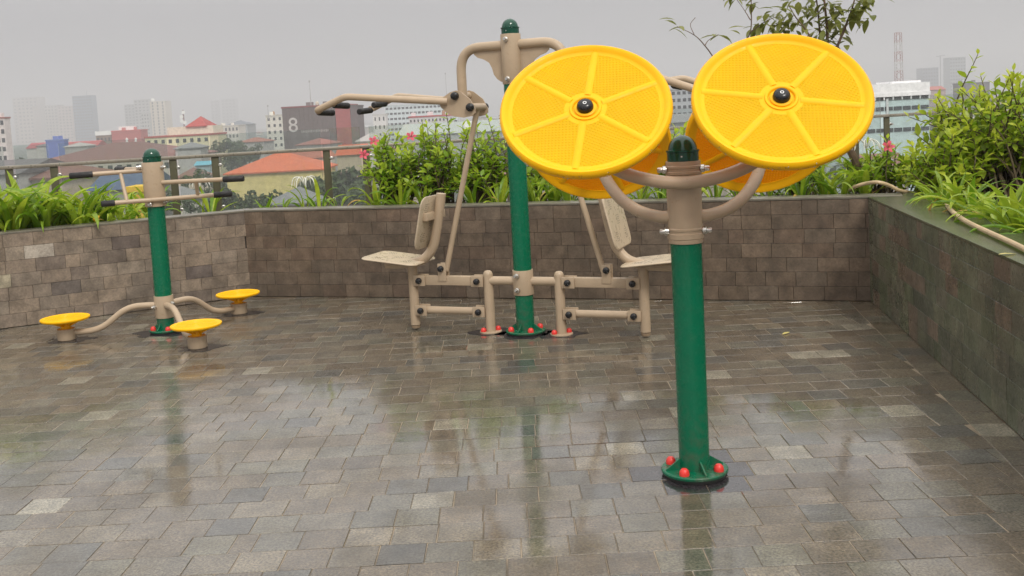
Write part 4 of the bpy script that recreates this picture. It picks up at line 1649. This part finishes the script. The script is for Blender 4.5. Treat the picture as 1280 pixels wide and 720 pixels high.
def flange(root, ang, r=.125, pr=.057, mat=M_green):
    e = MB()
    e.lathe([(0, .0), (r - .006, .0), (r - .003, .012), (0, .012)], 36)
    e.build('gasket', M_rubber, root)
    e = MB()
    e.lathe([(pr, .0125), (r - .002, .0125), (r, .016), (r, .022), (r - .003, .0255), (pr, .0255)], 40)
    for k in range(4):
        q = ang + pi / 4 + k * pi / 2
        M_ = Matrix.Translation((0, 0, .024)) @ Matrix.Rotation(q, 4, 'Z') @ Matrix.Rotation(pi / 2, 4, 'X')
        e.prism([(pr - .004, 0), (r - .012, 0), (r - .012, .006), (pr + .004, .040), (pr - .004, .040)], .006, M_, -.003)
    o = e.build('base_plate', mat, root, angle=30)
    for k in range(4):
        q = ang + k * pi / 2
        put('bolt_cap', RED, o, (cos(q) * r * .77, sin(q) * r * .77, .0255))
    return o


def dome_cap(root, z, r=.058):
    e = MB()
    prof = [(0, z), (r, z), (r, z + .034), (r + .003, z + .036), (r + .003, z + .042), (r - .004, z + .044)]
    for k in range(1, 8):
        a_ = k / 7 * pi / 2
        prof.append(((r - .005) * cos(a_), z + .044 + .052 * sin(a_)))
    prof[-1] = (0, prof[-1][1])
    e.lathe(prof, 32)
    o = e.build('pole_cap', M_cap, root)
    s_ = MB()
    s_.lathe([(0, .003), (.003, .002), (.004, 0)], 8)
    put('rivet', s_.mesh('rivet', M_steel), o, (-.006, -r, z + .02), (0, -1, 0))
    return o


def pole(root, z0, z1, r=.057, mat=M_green, name='pole'):
    e = MB()
    e.lathe([(r, z0), (r, z1)], 36)
    return e.build(name, mat, root)


def sleeve(root, z0, z1, r=.064, rings=()):
    e = MB()
    prof = [(r - .008, z0), (r - .001, z0), (r, z0 + .003)]
    for (a_, b_) in rings:
        prof += [(r, a_ - .003), (r + .003, a_), (r + .003, b_), (r, b_ + .003)]
    prof += [(r, z1 - .003), (r - .001, z1), (r - .008, z1)]
    e.lathe(prof, 36)
    return e.build('sleeve', M_tan, root)


# ---------------- shoulder wheels, nearest machine
wh = thing('shoulder_wheel', 'four big yellow shoulder wheel discs on tan curved tubes and a green post, nearest machine', 'exercise machine', (.634, 3.725, 0), -.14)
flange(wh, radians(57) + .14)
pole(wh, .02, .885)
sleeve(wh, .88, 1.182, .0635, ((.898, .915), (.928, .934), (1.135, 1.143), (1.158, 1.164)))
dome_cap(wh, 1.180)
for z, a_ in ((.925, 0), (1.152, 0)):
    for sx in (-1, 1):
        put('bolt', BOLT, wh, (sx * .062, -.012, z), (sx, -.1, 0), 1.1)
EL = .73
nf = Vector((0, -cos(EL), sin(EL)))
nb = Vector((0, cos(EL), sin(EL)))
cf = [Vector((sx * .338, -.165, 1.392)) for sx in (-1, 1)]
EB = .63
nb = Vector((0, cos(EB), sin(EB)))
cb = [Vector((sx * .335, .578, 1.24)) for sx in (-1, 1)]
up_path = [cf[0] - nf * .02, cf[0] - nf * .09, Vector((-.315, -.072, 1.235)), Vector((-.235, -.078, 1.163)), Vector((-.12, -.084, 1.122)), Vector((0, -.087, 1.108))]
up_path += [Vector((-p.x, p.y, p.z)) for p in reversed(up_path[:-1])]
e = MB()
e.tube(arc_path(up_path, 8), .0235, 18)
e.build('upper_tube', M_tan, wh)
for sx, c in ((-1, cb[0]), (1, cb[1])):
    lp = [Vector((sx * .05, .0, .978)), Vector((sx * .09, .02, .976)), Vector((sx * .165, .08, .992)), Vector((sx * .235, .15, 1.035)), Vector((sx * .29, .25, 1.10)), Vector((sx * .325, .40, 1.165)), c - nb * .09, c - nb * .01]
    e = MB()
    e.tube(arc_path(lp, 8), .0235, 18)
    e.build('lower_tube', M_tan, wh)

# disc geometry (local z = outward)
R = .307
NP = 6
e = MB()
prof = [(R - .046, -.009), (R - .03, -.010), (R - .022, -.020), (R - .010, -.022), (R - .002, -.015), (R, -.003), (R - .002, .009), (R - .010, .016), (R - .020, .014),
        (R - .028, .005), (R - .034, .001), (R - .046, .0), (R - .046, -.009)]
e.lathe(prof, 72)
prof = [(0, -.016), (.05, -.016), (.052, -.010), (.076, -.009), (.076, .0), (.058, .001), (.056, .006), (.050, .0075), (.046, .005), (.044, -.002), (0, -.002)]
e.lathe(prof, 40)
for k in range(NP):
    q = k * 2 * pi / NP
    M_ = Matrix.Rotation(q, 4, 'Z')
    n_ = 9
    sec = [(-.0135, -.009)] + [(-.0135 + .027 * i / n_, .0 + .0048 * sin(pi * i / n_) ** .8) for i in range(n_ + 1)] + [(.0135, -.009), (.008, -.0115), (-.008, -.0115)]
    ns = len(sec)
    vs = [M_ @ Vector((x, y, z)) for x in (.064, R - .034) for y, z in sec]
    e.add(vs, [tuple(reversed(range(ns))), tuple(range(ns, 2 * ns))] + [(i, (i + 1) % ns, ns + (i + 1) % ns, ns + i) for i in range(ns)])
DISC = e.mesh('disc', M_yellow, angle=50)


def panel_me(z0, h):
    mb = MB()
    pts = []
    r0, r1, gap = .070, R - .040, .011
    a0, a1 = 0, 2 * pi / NP
    n = 9
    for k in range(n + 1):
        o0, o1 = math.asin(gap / r1), math.asin(gap / r0)
        q = a0 + o0 + (a1 - a0 - 2 * o0) * k / n
        pts.append((r1 * cos(q), r1 * sin(q)))
    for k in range(5, -1, -1):
        q = a0 + o1 + (a1 - a0 - 2 * o1) * k / 5
        pts.append((r0 * cos(q), r0 * sin(q)))
    mb.prism(pts, h, None, z0)
    return mb.mesh('panel', M_disc, angle=40)


PAN_T = panel_me(-.0065, .006)
e = MB()
e.lathe([(.038, -.003), (.039, .004), (.036, .006), (.029, .0065)], 28)
WASH = e.mesh('hub_washer', M_yellow)
e = MB()
e.lathe([(.029, -.002), (.030, .012), (.028, .022), (.022, .029), (.012, .032), (0, .0325)], 28)
HUBK = e.mesh('hub_cap', M_black)
e = MB()
e.lathe([(.0035, .0322), (.0058, .0328), (.0075, .0318)], 14)
HRING = e.mesh('hub_mark', M_white)
e = MB()
e.lathe([(.027, -.045), (.034, -.040), (.034, -.013), (0, -.013)], 20)
HUBB = e.mesh('hub_socket', M_tan)
drop = MB()
random.seed(3)
for k in range(34):
    q = -pi / 2 + random.gauss(0, .75)
    drop.lathe([(0, -.0035), (.002, -.002), (.0024, 0), (.0015, .0025), (0, .003)], 6, Tm((cos(q) * (R + .0005), sin(q) * (R + .0005), random.uniform(-.012, .006))))
mt, t, b = nodes('rain_drop')
b.inputs['Base Color'].default_value = (.9, .9, .9, 1)
b.inputs['Roughness'].default_value = .03
b.inputs['Transmission Weight'].default_value = 1
b.inputs['IOR'].default_value = 1.33
DROPS = drop.mesh('rain_drops', mt)
for c, n_, xs, rot, lb in ((cf[0], nf, 1, radians(83), 'left front disc'), (cf[1], nf, 1, radians(-11), 'right front disc'), (cb[0], nb, -1, .2, 'left rear disc seen from its underside'), (cb[1], nb, -1, .5, 'right rear disc seen from its underside')):
    X = Vector((xs, 0, 0))
    M_ = Matrix((X, n_.cross(X), n_)).transposed()
    d_ = link('disc', DISC, wh, c)
    d_.rotation_euler = (M_ @ Matrix.Rotation(rot, 3, 'Z')).to_euler()
    d_['label'] = lb
    for k in range(NP):
        o = link('panel', PAN_T, d_)
        o.rotation_euler = (0, 0, k * 2 * pi / NP)
    for nm, me_ in (('hub_washer', WASH), ('hub_cap', HUBK), ('hub_mark', HRING), ('hub_socket', HUBB)):
        link(nm, me_, d_)
    o = link('rain_drops', DROPS, d_, kind='stuff')
    o.rotation_euler = (0, 0, -rot)

# ---------------- seated press, middle machine
cp_ = thing('seated_press', 'tan two seat chest press machine with a tall green pole and overhead levers', 'exercise machine', (.043, 6.29, 0), radians(-21.8))
flange(cp_, radians(40))
pole(cp_, .02, 1.565)
sleeve(cp_, 1.56, 1.865, .0625)
dome_cap(cp_, 1.863, .055)
sleeve(cp_, .25, .405, .065)
for z in (1.83, 1.59):
    put('bolt', BOLT, cp_, (-.005, -.061, z), (0, -1, .05), 1.2)
for z in (.375, .285):
    put('bolt', BOLT, cp_, (-.012, -.063, z), (-.2, -1, .05), 1.2)


def rrect(w_, h_, r, n=5):
    pts = []
    for cx, cy, a0 in ((w_ / 2 - r, h_ / 2 - r, 0), (-w_ / 2 + r, h_ / 2 - r, pi / 2), (-w_ / 2 + r, -h_ / 2 + r, pi), (w_ / 2 - r, -h_ / 2 + r, 1.5 * pi)):
        for k in range(n + 1):
            a_ = a0 + k / n * pi / 2
            pts.append((cx + r * cos(a_), cy + r * sin(a_)))
    return pts


def pan(w_, h_, r, th):
    """rounded plate with eased rims, lying in its local xy plane"""
    mb = MB()
    out, ins = rrect(w_, h_, r), rrect(w_ - .012, h_ - .012, r - .006)
    n = len(out)
    rings = [[(x, y, 0) for x, y in ins], [(x, y, .004) for x, y in out], [(x, y, th - .006) for x, y in out], [(x, y, th) for x, y in ins]]
    vs = sum(rings, [])
    fs = [tuple(reversed(range(n))), tuple(range(3 * n, 4 * n))]
    for L_ in range(3):
        fs += [(L_ * n + i, L_ * n + (i + 1) % n, (L_ + 1) * n + (i + 1) % n, (L_ + 1) * n + i) for i in range(n)]
    return mb.add(vs, fs)


def hole_dots(w_, h_, z):
    """clusters of dark dots painting the shade of punched openings, in the five-of-a-die arrangement"""
    mb = MB()
    for cx, cy in ((-.26, .28), (.26, .28), (0, 0), (-.26, -.28), (.26, -.28)):
        for i in range(-1, 2):
            for j in range(-2, 3):
                x = cx * w_ + i * .019 + (j % 2) * .0095
                y = cy * h_ + j * .0125
                mb.lathe([(.0037, z), (0, z + (.0004 if z > 0 else -.0004))], 6, Matrix.Translation((x, y, 0)))
    return mb


for sx in (-1, 1):
    X = lambda x: x * -sx            # coordinates below are for the left side (negative x)
    e = MB()
    e.tube(bend_path([(X(-.05), 0, 1.80), (X(-.343), 0, 1.80), (X(-.343), 0, 1.49)], .15, 10), .030, 18)
    e.build('arch_tube', M_tan, cp_)
    e = MB()
    ol = [(-.058, 1.776), (-.25, 1.776), (-.248, 1.755), (-.225, 1.735), (-.185, 1.722), (-.15, 1.70), (-.132, 1.665), (-.122, 1.625), (-.10, 1.595), (-.075, 1.578), (-.058, 1.575)]
    e.prism([(X(x), z) for x, z in ol], .008, Matrix.Rotation(pi / 2, 4, 'X'), -.004)
    e.build('gusset_plate', M_tan, cp_, smooth=False)
    po = [(-.462, 1.472), (-.43, 1.502), (-.382, 1.530), (-.34, 1.540), (-.31, 1.530), (-.249, 1.482), (-.217, 1.420), (-.217, 1.395), (-.242, 1.377), (-.297, 1.370), (-.36, 1.380), (-.41, 1.403), (-.448, 1.440)]
    for sy in (-1, 1):
        e = MB()
        e.prism([(X(x), z) for x, z in po], .010, Matrix.Translation((0, sy * .10, 0)) @ Matrix.Rotation(pi / 2, 4, 'X'), -.005)
        pl = e.build('pivot_plate', M_tan, cp_, smooth=False)
        for (x, z) in ((-.345, 1.506), (-.246, 1.431)):
            put('knob', KNOB, pl, (X(x), sy * .106, z), (0, sy, 0), 1.25)
    for (x, z) in ((-.345, 1.506), (-.246, 1.431)):
        e = MB()
        e.tube([(X(x), -.095, z), (X(x), .095, z)], .024, 16)
        e.build('axle', M_tan, cp_)
    for sy in (-1, 1):
        e = MB()
        e.tube(bend_path([(X(-.40), sy * .112, 1.474), (X(-.985), sy * .345, 1.538), (X(-1.185), sy * .357, 1.464), (X(-1.19), sy * .325, 1.458)], .03, 4), .0215, 16)
        la = e.build('lever_arm', M_tan, cp_)
        for (x, z) in ((-1.19, 1.456), (-1.075, 1.495)):
            e = MB()
            e.tube([(X(x), sy * .345, z), (X(x), sy * .31, z - .004)], .014, 12)
            g_ = e.build('grip_stub', M_tan, la)
            e = MB()
            e.tube([(X(x), sy * .335, z - .004), (X(x), sy * .33, z - .005), (X(x), sy * .17, z - .012), (X(x), sy * .163, z - .012)], [.016, .0205, .0205, .015], 14)
            e.build('grip', M_rubber, la)
    e = MB()
    e.tube([(X(-.247), 0, 1.425), (X(-.527), 0, .395)], .0175, 14)
    e.build('link_rod', M_tan, cp_)
    e = MB()
    e.tube([(X(-.05), 0, .333), (X(-.235), 0, .333)], .028, 16)
    e.build('cross_tube', M_tan, cp_)
    e = MB()
    e.lathe([(.031, .008), (.031, .365), (.030, .377), (.026, .388), (.016, .396), (0, .399)], 20, Matrix.Translation((X(-.238), 0, 0)))
    e.build('post', M_tan, cp_)
    e = MB()
    e.lathe([(0, .001), (.070, .001), (.071, .005), (.070, .009), (.03, .010)], 28, Matrix.Translation((X(-.238), 0, 0)))
    bp = e.build('base_plate', M_tan, cp_)
    for q in (3.9, .75):
        put('bolt_cap', RED, bp, (X(-.238) + cos(q) * .05, sin(q) * .05, .010), s=.95)
    # linkage
    e = MB()
    e.box((X(-.505), 0, .331), (.42, .044, .060), bev=.006)
    ul = e.build('upper_link', M_tan, cp_)
    e = MB()
    e.tube([(X(-.30), 0, .134), (X(-.72), 0, .134)], .0245, 14)
    ll = e.build('lower_link', M_tan, cp_)
    for par, z, hz_ in ((ul, .331, .070), (ll, .134, .066)):
        for x0, x1, kx in ((-.345, -.262, -.303), (-.755, -.672, -.712)):
            for sy in (-1, 1):
                e = MB()
                e.box((X((x0 + x1) / 2), sy * .0285, z), (x1 - x0, .009, hz_), bev=.003)
                e.build('clevis', M_tan, par)
                put('knob', KNOB, par, (X(kx), sy * .033, z), (0, sy, 0), 1.0)
    e = MB()
    for sy in (-1, 1):
        e.box((X(-.548), sy * .024, .385), (.058, .008, .115), bev=.003)
    rb = e.build('rod_bracket', M_tan, cp_)
    for sy in (-1, 1):
        put('knob', KNOB, rb, (X(-.552), sy * .028, .410), (0, sy, 0), 1.0)
    e = MB()
    e.tube([(X(-.545), -.022, .402), (X(-.545), .022, .402)], .026, 14)
    e.build('axle', M_tan, cp_)
    # swinging leg, seat and backrest
    e = MB()
    e.lathe([(.031, .035), (.031, .43)], 20, Matrix.Translation((X(-.772), 0, 0)))
    e.build('leg', M_tan, cp_)
    e = MB()
    e.lathe([(0, .012), (.027, .012), (.029, .016), (.029, .031), (0, .031)], 20, Matrix.Translation((X(-.772), 0, 0)))
    e.build('leg_foot', M_tan_dark, cp_)
    e = MB()
    e.tube(arc_path([(X(-.96), 0, .432), (X(-.86), 0, .435), (X(-.76), 0, .445), (X(-.675), 0, .475), (X(-.615), 0, .545), (X(-.582), 0, .65), (X(-.556), 0, .78), (X(-.535), 0, .88), (X(-.532), 0, .895)], 6)
           , [.031] * 47 + [.029, .018], 18)
    e.build('seat_tube', M_tan, cp_)
    sm_ = Matrix.Translation((X(-.868), 0, .466)) @ Matrix.Rotation(X(1) * -.11 * -1, 4, 'Y')
    st_ = pan(.40, .35, .05, .013).build('seat', M_seat, cp_)
    st_.matrix_local = sm_
    hl = hole_dots(.40, .35, .0133)
    hl.build('perforation_dots', M_rubber, st_, kind='stuff')
    ax = Vector((X(1) * .21, 0, -.978)).normalized() * -1      # up the backrest
    ax = Vector((X(-.53) - X(-.60), 0, .30)).normalized()
    nrm = Vector((0, 1, 0)).cross(ax)
    if nrm.x * X(-1) < 0:
        nrm = -nrm                                                # towards the sitter
    xx = ax.cross(nrm)
    bm_ = Matrix((xx, ax, nrm)).transposed().to_4x4()
    bm_.translation = Vector((X(-.615), 0, .715))
    bk = pan(.36, .345, .06, .014).build('backrest', M_seat, cp_)
    bk.matrix_local = bm_
    hl = hole_dots(.36, .345, .0143)
    hl.build('perforation_dots', M_rubber, bk, kind='stuff')
    hl = hole_dots(.36, .345, -.0003)
    hl.build('perforation_dots', M_rubber, bk, kind='stuff')
    e = MB()
    e.box((X(-.592), 0, .755), (.035, .27, .05), bev=.006)
    e.build('back_bracket', M_tan, cp_)

# ---------------- waist twister, left machine
PX0 = Vector((-2.435, 6.93))
wt = thing('waist_twister', 'green and tan waist twister with three yellow foot pads by the left wall', 'exercise machine', (PX0.x, PX0.y, 0))
flange(wt, radians(28), .11)
pole(wt, .02, .89)
sleeve(wt, .105, .258, .064)
sleeve(wt, .876, 1.178, .070)
dome_cap(wt, 1.176, .060)
for p, z in (((-.068, -.03, 1.15), (-1, -.5, 0)), ((-.01, -.075, .895), (0, -1, 0)), ((.066, -.02, 1.14), (1, -.2, 0)), ((.066, -.02, .905), (1, -.2, 0)), ((-.045, -.047, .185), (-.7, -1, 0)), ((.058, -.03, .205), (1, -.6, 0))):
    put('bolt', BOLT, wt, p, z, 1.1)


def grip_on(par, p, d_, L_=.125):
    p, d_ = Vector(p), Vector(d_).normalized()
    e = MB()
    e.tube([p, p + d_ * .004, p + d_ * (L_ - .006), p + d_ * L_], [.017, .021, .021, .017], 16)
    o = e.build('grip', M_rubber, par)
    e = MB()
    e.lathe([(.013, 0), (.011, -.004), (0, -.004)], 12, Tm(p + d_ * (L_ + .001), d_))
    e.build('grip_end', M_black, o)


# front bar across the pole
A0, A1 = Vector((-.286, -.212, .925)), Vector((.490, .131, .925))
dA = (A1 - A0).normalized()
e = MB()
e.tube([A0 + dA * .06, A1 - dA * .10], .015, 14)
bA = e.build('handle_bar', M_tan, wt)
bA['label'] = 'front handle bar crossing the pole'
grip_on(bA, A0 + dA * .085, -dA, .085)
grip_on(bA, A1 - dA * .125, dA, .125)
# left upper arm and its partner behind
pB0, pB1 = Vector((-.055, -.005, 1.124)), Vector((-.489, -.179, 1.120))
e = MB()
e.tube([pB0, pB0.lerp(pB1, .74)], .015, 14)
bB = e.build('handle_bar', M_tan, wt)
grip_on(bB, pB0.lerp(pB1, .70), pB1 - pB0, .145)
pD0, pD1 = Vector((-.05, .04, 1.128)), Vector((-.38, .36, 1.128))
e = MB()
e.tube([pD0, pD0.lerp(pD1, .72)], .015, 14)
bD = e.build('handle_bar', M_tan, wt)
grip_on(bD, pD0.lerp(pD1, .7), pD1 - pD0, .15)
# right upper arm
pC0, pC1 = Vector((.055, -.02, 1.036)), Vector((.629, -.051, 1.036))
e = MB()
e.tube([pC0, pC0.lerp(pC1, .78)], .015, 14)
bC = e.build('handle_bar', M_tan, wt)
grip_on(bC, pC0.lerp(pC1, .75), pC1 - pC0, .143)
# struts between the bars
for p, q in ((pB0.lerp(pB1, .33), A0.lerp(A1, .19)), (pC0.lerp(pC1, .42), A0.lerp(A1, .73))):
    e = MB()
    e.tube([p + Vector((0, 0, -.008)), q + Vector((0, 0, .008))], .0125, 12)
    e.build('strut', M_tan, wt)
# foot pads
e = MB()
e.lathe([(.058, 0.004), (.060, .008), (.060, .078), (.056, .081), (.03, .081)], 28)
STUB = e.mesh('pad_stand', M_tan)
e = MB()
e.lathe([(.056, .0812), (.034, .0812), (.034, .079)], 24)
e.lathe([(.032, .076), (.030, .115), (.034, .13), (0, .131)], 20)
for k in range(8):
    M_ = Matrix.Rotation(k * pi / 4, 4, 'Z') @ Matrix.Rotation(pi / 2, 4, 'X')
    e.prism([(.028, .095), (.034, .095), (.115, .134), (.115, .138), (.028, .138)], .005, M_, -.0025)
NECK = e.mesh('pad_neck', M_yellow, angle=30)
e = MB()
prof = [(0, .134), (.13, .134), (.148, .137), (.157, .143), (.160, .150), (.158, .156), (.150, .158), (.144, .1565), (.140, .154)]
for r in (.125, .110, .095, .080, .065, .050, .035, .020):
    prof += [(r + .005, .154), (r + .0035, .157), (r - .0035, .157), (r - .005, .154)]
prof += [(0, .154)]
e.lathe(prof, 48)
PAD = e.mesh('foot_pad', M_yellow, angle=50)
for ang, rr in ((188, .655), (56.5, .655), (-55.3, .683)):
    q = radians(ang)
    d_ = Vector((cos(q), sin(q), 0))
    c = d_ * rr
    link('pad_stand', STUB, wt, c)
    pd = link('foot_pad', PAD, wt, c)
    link('pad_neck', NECK, pd)
    e = MB()
    e.tube(bend_path([d_ * .05 + Vector((0, 0, .195)), d_ * .24 + Vector((0, 0, .20)), d_ * .43 + Vector((0, 0, .052)), d_ * (rr - .045) + Vector((0, 0, .048))], .09, 6), .021, 14)
    e.build('pad_arm', M_tan, wt)

# ---------------- dark mortar left round the feet
random.seed(9)


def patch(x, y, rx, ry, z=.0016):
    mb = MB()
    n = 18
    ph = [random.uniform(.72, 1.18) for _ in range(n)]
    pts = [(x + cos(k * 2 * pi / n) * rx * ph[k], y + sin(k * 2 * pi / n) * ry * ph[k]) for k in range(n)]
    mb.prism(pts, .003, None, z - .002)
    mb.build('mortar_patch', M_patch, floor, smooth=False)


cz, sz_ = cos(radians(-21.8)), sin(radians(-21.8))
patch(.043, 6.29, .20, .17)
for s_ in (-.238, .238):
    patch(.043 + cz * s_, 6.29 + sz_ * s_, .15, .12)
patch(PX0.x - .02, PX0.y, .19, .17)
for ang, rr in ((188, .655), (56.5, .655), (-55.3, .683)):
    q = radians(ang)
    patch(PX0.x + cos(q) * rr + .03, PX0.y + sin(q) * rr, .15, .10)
# the paving stones replaced with darker ones under the nearest post
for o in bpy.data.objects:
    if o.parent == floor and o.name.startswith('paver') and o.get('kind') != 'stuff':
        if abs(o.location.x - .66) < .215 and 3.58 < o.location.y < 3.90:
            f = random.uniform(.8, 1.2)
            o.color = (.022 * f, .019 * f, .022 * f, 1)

# a few facing stones of the left wall that stand out in the photograph
def tile_near(px, py, col, wall='planter_wall'):
    best = None
    root = bpy.data.objects[wall]
    mw = Matrix.LocRotScale(root.location, root.rotation_euler, None)
    for o in root.children:
        if o.name.startswith('tile'):
            x, y = proj(mw @ o.location)
            d = (x - px) ** 2 + (y - py) ** 2
            if best is None or d < best[0]:
                best = (d, o)
    best[1].color = (*col, 1)


tile_near(47, 317, (.33, .29, .24))
tile_near(8, 346, (.31, .27, .19))
tile_near(82, 362, (.12, .10, .085))
tile_near(150, 292, (.12, .095, .08))
tile_near(245, 342, (.13, .105, .09))

# ------------------------------------------------------------------ name the houses and trees of the town by what they stand near
LAND = [(-40, 'striped building at the left edge'), (30, 'palest far left tower'), (68, 'blue warehouse'), (104, 'blue grey tower'), (128, 'brown white banded block'), (158, 'red shopping building'),
        (215, 'cream school block'), (255, 'red pyramid roof'), (300, 'grey domed hall'), (342, 'small white block'), (384, 'dark numeral building'), (428, 'red fronted extension'),
        (474, 'small white box building'), (525, 'ribbon window block'), (600, 'pale warehouse roof'), (700, 'left disc'), (855, 'block between the discs'), (980, 'right disc'),
        (1108, 'white office building'), (1163, 'twin tower'), (1197, 'rounded grey tower'), (1240, 'dark hall on the right horizon')]
sets = {}
for i, (root, kind, w_, dp, h_, word) in enumerate(TOWN):
    if i not in KEEP:
        for c in list(root.children):
            bpy.data.objects.remove(c)
        bpy.data.objects.remove(root)
        continue
    mwm = Matrix.Translation(root.location)
    px = proj(mwm @ Vector((0, 0, h_)))[0]
    land = min(LAND, key=lambda q: abs(q[0] - px))[1]
    sets.setdefault((kind, word, land), []).append((px, root))
PL_ = ['leftmost', 'second from left', 'third from left', 'fourth from left', 'fifth from left', 'sixth from left', 'seventh from left', 'eighth from left', 'ninth from left']
for (kind, word, land), L_ in sets.items():
    L_.sort(key=lambda q: q[0])
    for i, (px, root) in enumerate(L_):
        what = ('low house with a ' + word + ' roof') if kind == 'house' else 'rounded green town tree'
        root['label'] = what + ' near the ' + land + ('' if len(L_) == 1 else ', ' + PL_[min(i, 8)] )
